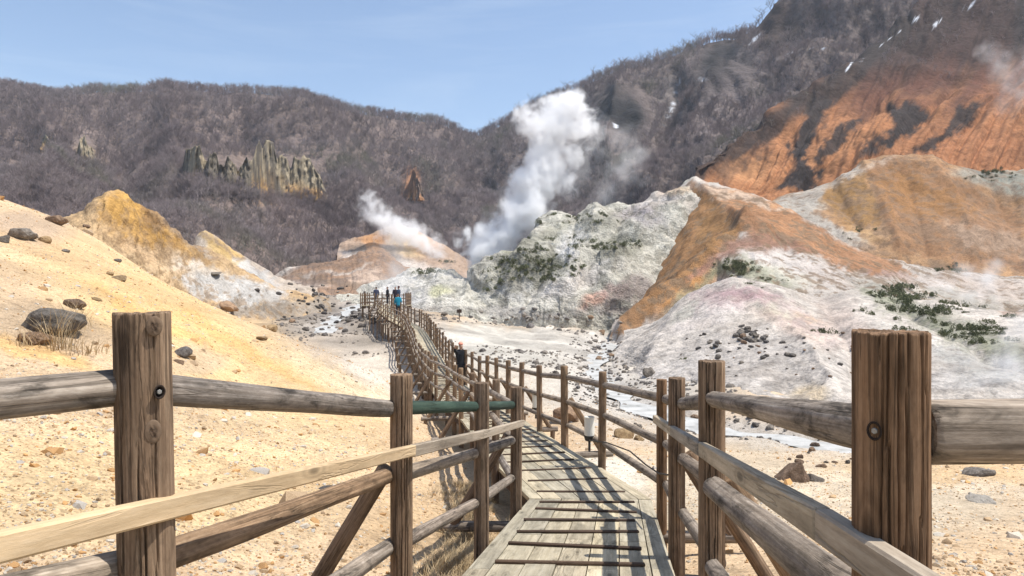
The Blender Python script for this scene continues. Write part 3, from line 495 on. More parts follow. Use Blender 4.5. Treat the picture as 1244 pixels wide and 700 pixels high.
def m3_post(V, col, U, Vv, d):
    global SNOWS
    px, py = proj(V)
    # bare orange below, dark rock above, with dark ravines running down the slope
    up = (py-(330-.22*(px-850))*.58)  # height of the dark rock's lower edge
    nz = fbm(np.stack([U*26, Vv*1.6, 0*U], -1), 5, 91, .6); nz2 = fbm(np.stack([U*9, Vv*.9, 0*U+4], -1), 4, 93)
    edge = np.interp(px, [840, 920, 975, 1000, 1060, 1120, 1180, 1244, 1500], [190, 165, 118, 128, 132, 128, 116, 106, 95])
    t = sstep(-34, 40, edge-py+nz*34+nz2*26)[:, None]
    dark = np.array((.036, .032, .031))*(1-sstep(-.2, .5, nz2))[:, None]+np.array((.062, .038, .032))*sstep(-.2, .5, nz2)[:, None]
    col = col*(1-t)+dark*t
    red = (np.exp(-((edge-py-14)/34)**2)*.6*sstep(960, 1060, px)*np.clip(.7+nz, .2, 1))[:, None]; col = col*(1-red)+np.array((.20, .08, .045))*red
    dk = np.array((.045, .035, .032)); dd = segdist(px+nz2*8, py+nz*8, [(838, 222), (860, 200), (905, 167), (960, 139), (1040, 84), (1110, 24)]); a = (.9*(1-sstep(7, 20, dd+8*nz)))[:, None]; col = col*(1-a)+dk*a
    col = paint_poly(V, col, [([(985, 118), (975, 150), (955, 185), (965, 200), (945, 232), (985, 232), (1000, 205), (978, 190), (1000, 150), (1010, 122)], dk, 1, 4), ([(1022, 150), (1045, 142), (1020, 180), (985, 205), (990, 190)], dk, .95, 3), ([(1080, 128), (1110, 120), (1125, 140), (1100, 172), (1058, 190), (1050, 180), (1085, 160)], dk, 1, 4), ([(1165, 132), (1190, 128), (1180, 150), (1130, 180), (1105, 192), (1110, 180), (1150, 158)], dk, .95, 3), ([(1062, 162), (1078, 168), (1055, 192), (1040, 195)], dk, .8, 4), ([(870, 205), (905, 185), (915, 196), (880, 222)], dk, .5, 6), ([(905, 168), (935, 160), (925, 190), (910, 200)], dk, .6, 7)], 45, 8)
    e = sstep(.28, .02, U*(1-.0*Vv)+nz*.05)[:, None]*0
    keep = SNOWS; SNOWS = SN2; col = snow_post(V, col, U, Vv, d); SNOWS = keep
    return col
hill('orange_mountain', [[(815, 255, 150), (870, 262, 150), (930, 262, 152), (1000, 258, 152), (1080, 250, 152), (1200, 250, 152), (1360, 255, 152)],
    [(832, 230, 161), (890, 232, 165), (950, 222, 171), (1020, 205, 177), (1100, 188, 181), (1244, 170, 184), (1420, 160, 184)],
    [(843, 215, 171), (905, 196, 188), (975, 168, 205), (1060, 128, 225), (1150, 95, 240), (1320, 60, 255), (1560, 20, 260)],
    [(850, 205, 180), (880, 186, 194), (905, 166, 210), (960, 138, 240), (1000, 112, 258), (1040, 82, 278), (1100, 32, 305), (1160, -15, 330), (1244, -80, 350), (1400, -190, 370), (1700, -330, 380)],
    [(850, 260, 300), (1000, 230, 340), (1300, 80, 440), (1700, 0, 460)]],
    380, 260, 1.6, .05, [(900, 200, 40, 20, 0, (.46, .235, .11), .8), (1180, 180, 90, 30, 0, (.36, .16, .075), .6), (1000, 190, 60, 20, -30, (.42, .205, .095), .6)],
    (.36, .165, .075), M['far'], 45, gully=2.2, gf=34, lump=2.5, lf=.03, crag=.8, post=m3_post,
    creases=[([(1000, 150), (965, 185), (940, 225)], -2.2, 8), ([(1075, 120), (1030, 165), (985, 215)], -2.4, 9), ([(1160, 100), (1110, 150), (1060, 195)], -2.4, 9), ([(1230, 110), (1170, 150), (1110, 185)], -2, 9), ([(1040, 130), (1005, 175), (970, 225)], 2, 9), ([(1120, 110), (1070, 160), (1030, 205)], 2, 10), ([(940, 160), (905, 200), (880, 225)], -1.6, 7)])
bpy.context.view_layer.update()
DG = bpy.context.evaluated_depsgraph_get()
def hit(px, py):
    d = Vector(((px-622)/F, 1, -(py-350)/F)).normalized()
    ok, loc, nor, _, ob, _ = S.ray_cast(DG, (0, 0, 0), d, distance=3000)
    return (loc, nor, ob.name) if ok else (None, None, None)
# ------------------------------------------------------------------ timber pieces
def log_mesh(name, L, r0, r1, mat, sides=14, rings=7, seed=0, wob=.06, hi=False, kerf=None):
    """a peeled log along +Z from 0 to L with uneven girth, bevelled sawn ends; hi: fine weathered ridges and drying cracks cut into it"""
    rng = np.random.RandomState(seed)
    if hi: sides, rings = 200, 70
    zs = np.concatenate([[0, .012*min(1, L)], np.linspace(.03*L, .97*L, rings), [L-(.004 if hi else .012)*min(1, L), L]])
    th = np.linspace(0, 2*PI, sides, endpoint=False)
    Z, T = np.meshgrid(zs, th, indexing='ij'); t = Z/L; r = r0+(r1-r0)*t
    q = np.stack([np.cos(T).ravel()*1.2, np.sin(T).ravel()*1.2, Z.ravel()*1.1+seed*3.3], -1)
    r = r*(1+wob*fbm(q, 3, seed).reshape(Z.shape))
    if hi:
        q2 = np.stack([np.cos(T).ravel()*11, np.sin(T).ravel()*11, Z.ravel()*.9+seed], -1)
        r = r-r0*.028*np.maximum(0, ridged(q2, 3, seed+2).reshape(Z.shape)-.1)
        for cth, z0, z1, w, dp in (kerf or []):
            wander = .05*fbm(np.stack([Z.ravel()*4, 0*Z.ravel(), 0*Z.ravel()+cth*9], -1), 3, 5).reshape(Z.shape)+.035*np.sign(np.sin(Z*9+cth*5))
            dd = np.abs((T-cth-wander+PI) % (2*PI)-PI)
            zz = sstep(z0-.06, z0+.03, Z)*(1-sstep(z1-.03, z1+.06, Z))
            r = r-r0*dp*np.clip(1.3-1.3*dd/max(w, .04), 0, 1)*zz*1.25
    r[0] *= .9; r[-1] *= .975 if hi else .93
    jag = 0
    V = np.stack([r*np.cos(T), r*np.sin(T), Z], -1)
    if hi: V[-1, :, 2] += r0*.05*fbm(np.stack([np.cos(th)*9, np.sin(th)*9, 0*th], -1), 3, seed); V[-2, :, 2] += r0*.05*fbm(np.stack([np.cos(th)*9, np.sin(th)*9, 0*th], -1), 3, seed)
    V = V.reshape(-1, 3); n = len(zs); i = np.arange(n*sides).reshape(n, sides); j = np.roll(i, -1, 1)
    Q = np.stack([i[:-1], j[:-1], j[1:], i[1:]], -1).reshape(-1, 4)
    # sawn ends
    c0, c1 = len(V), len(V)+1; V = np.vstack([V, [[0, 0, 0], [0, 0, L]]])
    e0 = np.stack([j[0], i[0], np.full(sides, c0), np.full(sides, c0)], -1); e1 = np.stack([i[-1], j[-1], np.full(sides, c1), np.full(sides, c1)], -1)
    m = bpy.data.meshes.new(name)
    m.from_pydata(V.tolist(), [], Q.tolist()+[(int(a), int(b), c0) for a, b in zip(j[0], i[0])]+[(int(a), int(b), c1) for a, b in zip(i[-1], j[-1])])
    m.polygons.foreach_set('use_smooth', np.r_[np.ones(len(Q), bool), np.zeros(2*sides, bool)]); m.materials.append(mat)
    return m
SEED = [1]
def log(name, a, b, r, mat, parent, r1=None, spin=None, far=False, **k):
    a, b = Vector(a), Vector(b); d = b-a; SEED[0] += 1
    rng = random.Random(SEED[0])
    if far: k.update(sides=8, rings=2)
    m = log_mesh(name, d.length, r, r1 if r1 else r*(.9+.12*rng.random()), mat, seed=SEED[0], **k)
    o = bpy.data.objects.new(name, m); link(o, parent)
    z = d.normalized(); x = Vector((0, 0, 1)).cross(z) if abs(z.z) < .95 else Vector((1, 0, 0)); x.normalize(); x = (x-z*x.dot(z)).normalized(); y = z.cross(x)
    R = Matrix((x, y, z)).transposed(); s = spin if spin is not None else rng.uniform(0, 6.28)
    R = R @ Matrix.Rotation(s, 3, 'Z')
    o.location = a-(parent.location if parent else Vector((0, 0, 0))); o.rotation_euler = R.to_euler()
    return o
def beam(name, a, b, w, h, mat, parent, up=Vector((0, 0, 1)), bev=.004):
    """a sawn board from a to b, w wide, h high, edges eased"""
    a, b = Vector(a), Vector(b); d = b-a; L = d.length; z = d.normalized(); x = up.cross(z).normalized(); y = z.cross(x)
    bm = bmesh.new(); bmesh.ops.create_cube(bm, size=1)
    for v in bm.verts: v.co = Vector((v.co.x*w, v.co.y*h, (v.co.z+.5)*L))
    bmesh.ops.bevel(bm, geom=bm.edges[:], offset=bev, segments=1, affect='EDGES')
    o = bmobj(name, bm, mat, parent); o.location = a-(parent.location if parent else Vector()); o.rotation_euler = Matrix((x, y, z)).transposed().to_euler()
    return o
# ------------------------------------------------------------------ boardwalk
seg = np.linalg.norm(np.diff(PATH[:, :2], axis=0), axis=1)
tang = np.gradient(PATH[:, :2], axis=0); tang /= np.linalg.norm(tang, axis=1)[:, None]
nr = np.stack([tang[:, 1], -tang[:, 0]], -1)                       # to the right
mit = []
for i in range(len(PATH)):
    d0 = (PATH[i, :2]-PATH[max(i-1, 0), :2]) if i else PATH[1, :2]-PATH[0, :2]; d1 = (PATH[min(i+1, len(PATH)-1), :2]-PATH[i, :2]) if i < len(PATH)-1 else d0
    d0 = d0/np.linalg.norm(d0); d1 = d1/np.linalg.norm(d1); b = d0+d1; b /= np.linalg.norm(b); n_ = np.array([b[1], -b[0]]); mit.append(n_/max(.6, n_@np.array([d1[1], -d1[0]])))
mit = np.array(mit); HW = .595
mit[2] = (1.02, -0.02)      # the ramp ends square across, as the photograph shows
def path_pt(i, t, off, dz=0):
    a = PATH[i]+(PATH[i+1]-PATH[i])*t; m = mit[i]+(mit[i+1]-mit[i])*t
    return Vector((a[0]+m[0]*off, a[1]+m[1]*off, a[2]+dz))
rnd = random.Random(7)
bw = tag(empty('boardwalk', (0, 0, -1)), 'long pale timber boardwalk with dark cross battens winding down the valley', 'boardwalk')
def hexa(name, top, h, mat, parent):
    """a plank from its four top corners (a, b, c, d) and thickness, chamfered along its long edges"""
    c = sum((Vector(p) for p in top), Vector())/4; e = .006
    a, b, d_, f = [Vector(p)-c for p in top]
    def inn(p, q): return p+(q-p).normalized()*e
    T = [inn(a, b), inn(b, a), inn(d_, f), inn(f, d_)]; dn = Vector((0, 0, -1))
    V = T+[p+dn*e for p in (a, b, d_, f)]+[p+dn*h for p in (a, b, d_, f)]
    Fc = [(0, 1, 2, 3)]
    for o in (0, 4):
        for k in range(4): Fc.append((o+k, o+4+k, o+4+(k+1) % 4, o+(k+1) % 4))
    m = bpy.data.meshes.new(name); m.from_pydata([tuple(v) for v in V], [], Fc); m.materials.append(mat); m.validate()
    o = link(bpy.data.objects.new(name, m), parent)
    # local Z must run along the plank for the grain: rotate data
    dirv = ((T[1]+T[2])-(T[0]+T[3])).normalized(); x = dirv.cross(Vector((0, 0, 1))).normalized(); y = dirv.cross(x)
    R = Matrix((x, y, dirv)).transposed()
    m.transform(R.to_4x4().inverted()); o.rotation_euler = R.to_euler(); o.location = c-parent.location
    return o
NPL = 7
for i in range(len(PATH)-1):
    L = seg[i]; npc = max(1, round(L/2.3))
    edges = [-HW+.0, -HW+.13]+[-HW+.13+(2*HW-.26)*k/5 for k in range(1, 6)]+[HW]
    for k in range(NPL):
        o0, o1 = edges[k]+.004, edges[k+1]-.004
        cuts = sorted({0.0, 1.0} | {min(.92, max(.08, (j+(.18 if k % 2 else -.18)*(i != 1 or 1)+rnd.uniform(-.06, .06))/npc)) for j in range(1, npc)})
        for t0, t1 in zip(cuts[:-1], cuts[1:]):
            g = .003/L; dz = rnd.uniform(-.004, .004)-(.004 if i % 2 else 0)
            hexa('plank', [path_pt(i, t0+g, o0, dz), path_pt(i, t1-g, o0, dz), path_pt(i, t1-g, o1, dz), path_pt(i, t0+g, o1, dz)], .045, M['plank'], bw)
# battens nailed across
def walk_s(step):
    out = []
    for i in range(len(PATH)-1):
        n_ = max(1, round(seg[i]/step)); out += [(i, (k+.5)/n_) for k in range(n_)]
    return out
for i, t in walk_s(.50):
    if i >= 11: continue
    o = rnd.uniform(-.03, .03); j = rnd.uniform(-.012, .012)
    a, b = path_pt(i, t-j, -HW+.14+o, .006), path_pt(i, t+j, HW-.16+o, .006)
    beam('batten', a, b, .032, .017, M['batten'], bw, bev=.004)
# side joists, sleepers, stilts
for i in range(1, len(PATH)-1):
    for s in (-1, 1):
        beam('joist', path_pt(i, .002, s*(HW-.06), -.115), path_pt(i, .998, s*(HW-.06), -.115), .06, .12, M['batten'], bw)
# ------------------------------------------------------------------ fences
def deck_at(y):   # deck height, centre x, by distance
    return np.interp(y, PATH[:, 1], PATH[:, 2])
fl_ = tag(empty('log_fence', (-.54, 3.3, -1.52)), 'weathered log fence along the left side of the boardwalk with a green painted rail', 'fence', 'log fences of the boardwalk')
fr_ = tag(empty('log_fence', (.86, 2.94, -1.455)), 'weathered log fence along the right side of the boardwalk with the thick brown post', 'fence', 'log fences of the boardwalk')
def off_pt(s, off):
    """point at arc position s (segment i, t)"""
    i, t = s; return path_pt(i, t, off)
LP = [(-1.75, -.15, .98), (-.785, 1.5, 1.187), (-.535, 3.3, 1.114), (-.21, 4.69, 1.105), (.037, 6.16, 1.10), (-.205, 8.2, 1.05), (-.67, 11.8, .98), (-1.0, 13.5, 1.0), (-1.26, 14.9, 1.0), (-1.58, 16.7, 1.02)]
RP = [(2.3, 1.32, 1.1), (.63, 1.135, 1.11), (.86, 2.94, 1.16), (1.04, 4.31, 1.127), (1.25, 5.7, 1.155), (1.07, 8.17, 1.145), (.77, 9.9, 1.14), (.47, 11.5, 1.12), (.17, 12.95, 1.13), (-.085, 14.3, 1.12), (-.34, 15.6, 1.13), (-.62, 17.2, 1.13)]
def auto(side, y0, step, y1):
    out = []; y = y0
    while y < y1:
        i = int(np.searchsorted(PATH[:, 1], y)-1); t = (y-PATH[i, 1])/(PATH[i+1, 1]-PATH[i, 1])
        p = path_pt(i, t, side*(HW+.02)); out.append((p.x+rnd.uniform(-.02, .02), p.y, 1.1+rnd.uniform(-.05, .05)))
        y += step*(1-.0022*(y-y0))
    return out
LP += auto(-1, 18.2, 1.42, 61); RP += auto(1, 18.65, 1.42, 61)
def post_base(p): return Vector((p[0], p[1], float(deck_at(p[1]))))
def make_fence(root, pts, side, rr):
    B = [post_base(p) for p in pts]
    for k, (p, b) in enumerate(zip(pts, B)):
        near = p[1] < 5.2 or k < 3
        top = b.z+p[2]; gz = float(ground_z([b.x], [b.y])[0]) if abs(b.y) < 200 else b.z-1
        bot = min(b.z-.35, gz-.15) if p[1] > 6.5 else gz-.2
        r = .05+.004*math.sin(k*2.3)
        mat = M['post']; kerf = None; hi = False; kw = {}
        if root is fl_ and k == 1: r, hi, kerf = .0575, True, [(4.36, .3, 3, .035, .22), (5.25, .2, 1.15, .03, .2), (5.02, .5, 1.3, .016, .1), (3.9, .1, 2, .02, .14), (4.7, .0, .9, .018, .1), (5.6, .2, 2, .02, .12), (4.1, .9, 2, .014, .1)]
        if root is fr_ and k == 1: r, hi, kerf, mat = .0595, True, [(4.15, .1, 3, .02, .16), (4.45, .0, 3, .03, .16), (4.75, .2, 1.35, .024, .14), (4.62, .7, 3, .014, .1), (5.0, .1, 3, .026, .15), (5.25, .4, 3, .018, .12), (3.9, .1, 3, .018, .12)], M['post_brown']
        if (root is fl_ and k in (2, 3, 4)) or (root is fr_ and k in (2, 3, 4)):
            hi = True; kerf = [(rnd.uniform(3.6, 5.8), rnd.uniform(0, .6), rnd.uniform(.9, 3), .03, .2) for _ in range(5)]
            r = {2: .0535, 3: .052, 4: .0525}[k] if root is fl_ else {2: .056, 3: .0525, 4: .043}[k]
            if root is fr_: mat = M['post_brown'] if k == 4 else M['post']
        lean = .02*math.sin(k*1.7) if k > 4 else 0
        if root is fl_ and k == 1: lean = -.028
        o = log('post', (b.x, b.y, bot), (b.x+lean, b.y, top), r*1.03, mat, root, r1=r, spin=0 if hi else None, hi=hi, kerf=kerf, far=p[1] > 24, wob=.035)
        if hi and kerf and k == 1: o['label'] = 'thick near post split by drying cracks'
        # sleeper under the deck and a brace leaning against the post from outside, at every other post
        if (k % 2 == 0 and p[1] > 2) or (root is fr_ and k in (3, 6)) or (root is fl_ and k == 4):
            d_ = Vector((B[min(k+1, len(B)-1)]-B[k-1])); d_.z = 0; d_.normalize(); out = Vector((d_.y, -d_.x, 0))*side
            if p[1] < 40 or side < 0:
                e = b+out*.62; e.z = b.z-.16
                log('sleeper', b-out*.35+Vector((0, 0, -.16)), e+out*.1, .05, M['rail'], root, far=p[1] > 24)
                log('brace', e+Vector((0, 0, .02))-out*.05, b+out*.075+Vector((0, 0, .66)), .042, M['post'], root, far=p[1] > 24)
                ge = float(ground_z([e.x], [e.y])[0])
                if p[1] > 12: log('stilt', (e.x, e.y, ge-.2), (e.x, e.y, e.z), .045, M['post'], root, far=p[1] > 24)
    for k in range(len(pts)-1):
        a, b = B[k], B[k+1]; far_ = pts[k][1] > 24
        hts = [(pts[k][2]-.165, pts[k+1][2]-.165, .041), (.62, .62, .039), (.28, .28, .037)]
        for lev, (h0, h1, r) in enumerate(hts):
            mat = M['rail']; nm = 'rail'; lab = None; r1 = None; kw = {}
            if k == 0 or (k == 1): r *= 1.06
            if root is fl_ and k == 1 and lev == 0: r, r1 = .0385, .041
            if root is fl_ and k == 0 and lev == 0: r, r1 = .039, .0385
            if root is fl_ and k == 1 and lev == 1: r, r1, mat = .035, .036, M['post']
            if root is fl_ and k in (2, 3) and lev == 0: mat, lab, r = M['green'], 'rail painted dark green', .036
            if root is fr_ and k == 0 and lev == 0: r, r1 = .051, .05
            if root is fr_ and k == 1 and lev == 0: r, r1 = .041, .034
            if root is fr_ and k == 1 and lev == 1: r, r1 = .05, .045
            if root is fr_ and k == 3 and lev < 3 : pass
            out = Vector(((b-a).y, -(b-a).x, 0)).normalized()*side*(.035 if k > 1 else .062 if root is fl_ else .0)
            A = a+out+Vector((0, 0, h0)); Bb = b+out+Vector((0, 0, h1)); dd = (Bb-A).normalized()*(.03 if (k < 2 and root is fl_) else -.048 if k < 4 else -.02)
            if k in (0, 1): kw = dict(sides=40, rings=60, wob=.13)
            elif pts[k][1] < 12: kw = dict(sides=20, rings=14)
            o = log(nm, A-dd, Bb+dd, r, mat, root, r1=r1, far=far_, **kw)
            if lab: o['label'] = lab
make_fence(fl_, LP, -1, None); make_fence(fr_, RP, 1, None)
# hand boards on the walking side of the near posts
def board(name, pts, w, h, mats, root, label=None):
    for (a, b), m in zip(zip(pts[:-1], pts[1:]), mats):
        o = beam(name, a, b, w, h, M[m], root, bev=.005)
        o['label'] = {'new': 'fresh pale timber hand board', 'oldboard': 'grey weathered hand board'}[m]
board('hand_board', [(-.91, .62, -.339), P(502, 547, 3.15)], .03, .05, ['new'], fl_)
board('hand_board', [P(500.8, 547.6, 3.16), P(585, 528, 4.53), P(635, 514, 6.05)], .034, .056, ['oldboard', 'oldboard'], fl_)
board('hand_board', [P(796, 509, 5.3), P(818, 524, 4.22), P(853, 546, 2.9)], .04, .06, ['oldboard', 'oldboard'], fr_)
board('hand_board', [P(850, 544, 3.0), P(1000, 638, 1.25), P(1420, 920, .62)], .036, .062, ['oldboard', 'oldboard'], fr_)
# bolt sockets on the two near posts
def bolt(px, py, Y, root, c, R):
    p = Vector(P(px, py, Y)); out = Vector((p.x-c[0], p.y-c[1], 0)).normalized(); p = Vector((c[0], c[1], p.z))+out*(R-.004)
    q = out.to_track_quat('Z', 'Y'); bm = bmesh.new()
    ring = [(.0135, .0065), (.0105, .008), (.009, -.004), (.0001, -.0055)]
    prev = None
    for r, z in ring:
        vs_ = [bm.verts.new((r*math.cos(t*PI/10)*(.9), r*math.sin(t*PI/10)*1.15, z)) for t in range(20)]
        if prev:
            for k in range(20): bm.faces.new((prev[k], prev[(k+1) % 20], vs_[(k+1) % 20], vs_[k]))
        prev = vs_
    o = bmobj('bolt_socket', bm, M['socket'], root, True); o.location = p-root.location; o.rotation_euler = q.to_euler()
    bm = bmesh.new(); bmesh.ops.create_cone(bm, cap_ends=True, segments=6, radius1=.006, radius2=.0052, depth=.006)
    bmesh.ops.bevel(bm, geom=bm.edges[:], offset=.0008, segments=1, affect='EDGES')
    o2 = bmobj('bolt_head', bm, M['zinc'], root); o2.location = p+out*.004-root.location; o2.rotation_euler = q.to_euler()
M['socket'] = plain_mat('dark_socket_wood', (.03, .02, .015), .9, 30); M['zinc'] = plain_mat('zinc_steel', (.30, .29, .27), .5, 40, .3, .4, .5)  # near-black colour over the whole bolt socket
bolt(201, 478, 1.44, fl_, (-.798, 1.5), .0575); bolt(1047, 528, 1.07, fr_, (.63, 1.135), .0595)
# viewing platform at the end of the boardwalk
pf = tag(empty('viewing_platform', (-11.5, 62.5, -1.55)), 'fenced wooden viewing platform with visitors at the far end of the boardwalk', 'platform')
for k in range(14):
    x0 = -13.6+k*.3; hexa('plank', [(x0+.004, 61, -1.56), (x0+.004, 64.2, -1.56), (x0+.292, 64.2, -1.56), (x0+.292, 61, -1.56)], .06, M['plank'], pf)
for x in (-13.4, -11.5, -9.7):
    for y in (61.3, 64): log('stilt', (x, y, -3.6), (x, y, -1.62), .09, M['post'], pf, far=True)
per = [(-13.55, 61.1), (-13.55, 64.1), (-9.5, 64.1), (-9.5, 61.1)]
pl = []
for (x0, y0), (x1, y1), nn in ((per[0], per[1], 4), (per[1], per[2], 6), (per[2], per[3], 4)):
    for k in range(nn): pl.append((x0+(x1-x0)*k/nn, y0+(y1-y0)*k/nn))
pl.append(per[3]); pl = [(-12.3, 61.1), (-12.75, 61.1), (-13.15, 61.1)]+pl
for k, (x, y) in enumerate(pl):
    log('post', (x, y, -1.85), (x, y, -.45+.05*math.sin(k*3)), .055, M['post'], pf, far=True)
    if k:
        for h in (-.65, -.98, -1.3): log('rail', (*pl[k-1], h), (x, y, h), .035, M['post'], pf, far=True)
# small white lamps on the outer side of the right fence, and the cable that feeds them
M['lamp_white'] = plain_mat('milky_plastic', (.72, .70, .62), .5, 20, .12, .4); M['lamp_dark'] = plain_mat('dark_plastic', (.05, .045, .04), .6, 20)
def lamp(px, py, Y, s, label):
    p = P(px, py, Y); r = tag(empty('path_lamp', (p[0], p[1], p[2])), label, 'lamp', 'path lamps behind the right fence')
    def cyl(name, r0, r1, z0, z1, mat):
        bm = bmesh.new(); bmesh.ops.create_cone(bm, cap_ends=True, segments=18, radius1=r0, radius2=r1, depth=z1-z0, matrix=Matrix.Translation((0, 0, (z0+z1)/2)))
        bmesh.ops.bevel(bm, geom=[e for e in bm.edges if len(e.link_faces) == 2 and e.calc_face_angle(0) > .8], offset=.006, segments=2, affect='EDGES'); return bmobj(name, bm, mat, r, False)
    cyl('shade', .058*s, .058*s, 0, .20*s, M['lamp_white']); cyl('cap', .062*s, .06*s, .20*s, .215*s, M['lamp_white']); cyl('base', .05*s, .066*s, -.06*s, 0, M['lamp_dark']); cyl('stalk', .016, .016, -.2, -.06*s, M['lamp_dark'])
lamp(716, 529, 8.6, 1.1, 'small white path lamp behind the fence, nearest to the ramp'); lamp(651, 495, 12.2, 1.1, 'small white path lamp behind the fence, farther along the boardwalk')
def tube(name, pts, r, mat, parent=None, n_=6):
    cu = bpy.data.curves.new(name, 'CURVE'); cu.dimensions = '3D'; sp = cu.splines.new('POLY'); sp.points.add(len(pts)-1)
    for q, p in zip(sp.points, pts): q.co = (*p, 1)
    cu.bevel_depth = r; cu.bevel_resolution = 2; o = bpy.data.objects.new(name, cu)
    me = bpy.data.meshes.new_from_object(o); bpy.data.objects.remove(o); me.name = name; me.materials.clear(); me.materials.append(mat)
    for p in me.polygons: p.use_smooth = True
    return link(bpy.data.objects.new(name, me), parent)
cp = [P(716, 535, 8.5), P(738, 538, 7.6), P(765, 548, 6.7), P(785, 565, 6.0), P(800, 575, 5.55), P(812, 577, 5.2)]
tag(tube('lamp_cable', cp, .007, M['lamp_dark']), 'thin dark cable sagging beneath the lowest rail of the right fence', 'cable')
# sign post on the flats
sp_ = P(558, 389, 72); sg = tag(empty('sign_post', sp_), 'small dark sign on a stake standing on the white flats', 'sign')
log('stake', (sp_[0], sp_[1], sp_[2]-.4), (sp_[0], sp_[1], sp_[2]+1.2), .05, M['batten'], sg, far=True); beam('sign_board', (sp_[0]-.26, sp_[1]-.06, sp_[2]+.95), (sp_[0]+.26, sp_[1]-.06, sp_[2]+.95), .04, .36, M['batten'], sg)
# ------------------------------------------------------------------ rocks
def rock_mat(name, c0, c1, sc=3, bd=.08):
    n = NT(name); c = n.coord(); k = n.noise(c, sc, 7, .65, .3); k2 = n.noise(c, sc*6, 5, .7)
    col = n.ramp(k, (.3, c0), (.68, c1)); col = n.mix('MULTIPLY', .7, col, n.ramp(k2, (.3, .6), (.7, 1.25)))
    r = n.n('ShaderNodeObjectInfo').outputs['Random']; col = n.mix('MULTIPLY', 1, col, n.ramp(r, (0, (.75, .75, .78)), (.5, (1, .97, .93)), (1, (1.25, 1.18, 1.08))))
    return n.finish(col, .92, n.math('ADD', k, n.math('MULTIPLY', k2, .4)), 1.0, bd, .2)
M['rock_dark'] = rock_mat('dark_rock', (.075, .068, .06), (.25, .225, .2)); M['rock_black'] = rock_mat('blackish_rock', (.035, .032, .03), (.14, .125, .115)); M['rock_grey'] = rock_mat('grey_rock', (.13, .115, .10), (.34, .31, .28))
M['rock_brown'] = rock_mat('brown_rock', (.14, .095, .065), (.37, .26, .18)); M['rock_tan'] = rock_mat('tan_rock', (.26, .17, .09), (.52, .38, .22)); M['rock_white'] = rock_mat('pale_rock', (.36, .33, .29), (.62, .58, .52))
def rock_mesh(name, seed, sub=3, cut=7, rough=.22, sq=(1, 1, 1)):
    bm = bmesh.new(); bmesh.ops.create_icosphere(bm, subdivisions=sub, radius=1)
    V = np.array([v.co for v in bm.verts]); rng = np.random.RandomState(seed)
    for k in range(cut):                       # split faces
        d = rng.normal(size=3); d /= np.linalg.norm(d); h = rng.uniform(.55, .85); t = V@d
        V -= np.maximum(0, t-h)[:, None]*d*.93
    V *= np.array(sq); V *= (1+rough*fbm(V*1.3+seed, 3, seed)+.10*ridged(V*3.1+seed, 3, seed+4))[:, None]
    V[:, 2] = np.maximum(V[:, 2], -.55)
    for v, c in zip(bm.verts, V): v.co = c
    m = bpy.data.meshes.new(name); bm.to_mesh(m); bm.free(); m.polygons.foreach_set('use_smooth', np.ones(len(m.polygons), bool))
    try: m.set_sharp_from_angle(angle=math.radians(38))
    except Exception: pass
    m.materials.append(M['rock_grey']); return m
M['pebble_tan'] = rock_mat('tan_pebble', (.34, .23, .13), (.56, .42, .27), 20, .004); M['pebble_white'] = rock_mat('pale_pebble', (.42, .38, .32), (.64, .6, .53), 20, .004); M['pebble_orange'] = rock_mat('orange_pebble', (.40, .22, .09), (.58, .36, .17), 20, .004)
RK = [rock_mesh('boulder', s, 3 if s < 5 else 2, sq=(1, random.Random(s).uniform(.7, 1), random.Random(s+9).uniform(.55, .85))) for s in range(10)]
def place_rock(px, py, wpx, mat, label, group=None, mesh=None, hz=None, name='boulder', rz=None, sink=.25, Y=None):
    loc, nor, obn = hit(px, py)
    if loc is None: return None
    r = wpx*loc.y/F/2
    o = link(bpy.data.objects.new(name, mesh or RK[rnd.randrange(10)]))
    k = rnd.uniform(.85, 1.15); hz_ = hz if hz else rnd.uniform(.7, 1.05)
    o.scale = (r*k, r*rnd.uniform(.8, 1.2), r*hz_); o.rotation_euler = (rnd.uniform(-.2, .2), rnd.uniform(-.2, .2), rz if rz is not None else rnd.uniform(0, 6.28))
    o.location = loc+Vector((0, 0, r*hz_*(.5-sink)))
    o.material_slots[0].link = 'OBJECT'; o.material_slots[0].material = M[mat]
    return tag(o, label, 'boulder' if name == 'boulder' else 'stone', group)
big = rock_mesh('boulder', 31, 4, 6, .25, (1, .8, .75)); flat = rock_mesh('boulder', 33, 3, 8, .3, (1, .8, .45)); wedge = rock_mesh('boulder', 35, 3, 6, .15, (1, .75, .7))
place_rock(58, 402, 68, 'rock_dark', 'big dark grey boulder on the sandy slope behind dry grass stalks', None, big, .72, rz=.4)
place_rock(92, 374, 26, 'rock_brown', 'brownish rock tucked behind the big dark boulder on the sandy slope', None, flat, 1.2)
place_rock(44, 416, 40, 'rock_brown', 'low flat brown rock in front of the big dark boulder', None, flat, .9, rz=0)
place_rock(276, 375, 25, 'rock_brown', 'round grey brown boulder on the crest of the sandy slope', None, RK[2], .8)
place_rock(330, 402, 20, 'rock_tan', 'orange brown boulder sliding off the crest of the sandy slope', None, wedge, .8)
place_rock(318, 412, 18, 'rock_tan', 'tan boulder just below the crest of the sandy slope', None, RK[4], .55)
place_rock(222, 432, 24, 'rock_grey', 'grey rock lying right of the cracked near left post', None, flat, 1.2); place_rock(218, 441, 14, 'rock_brown', 'small brown rock below the grey rock beside the near left post', None, RK[3], .7)
place_rock(30, 290, 34, 'rock_grey', 'flat grey outcrop at the upper left of the sandy slope', None, flat, 1.0, rz=.2)
place_rock(3, 293, 20, 'rock_dark', 'grey boulder cut by the left edge of the picture', None, RK[1], .8)
place_rock(70, 272, 26, 'rock_brown', 'dark brown flat rock under the shrubs on the slope top', None, flat, 1.0, rz=.1)
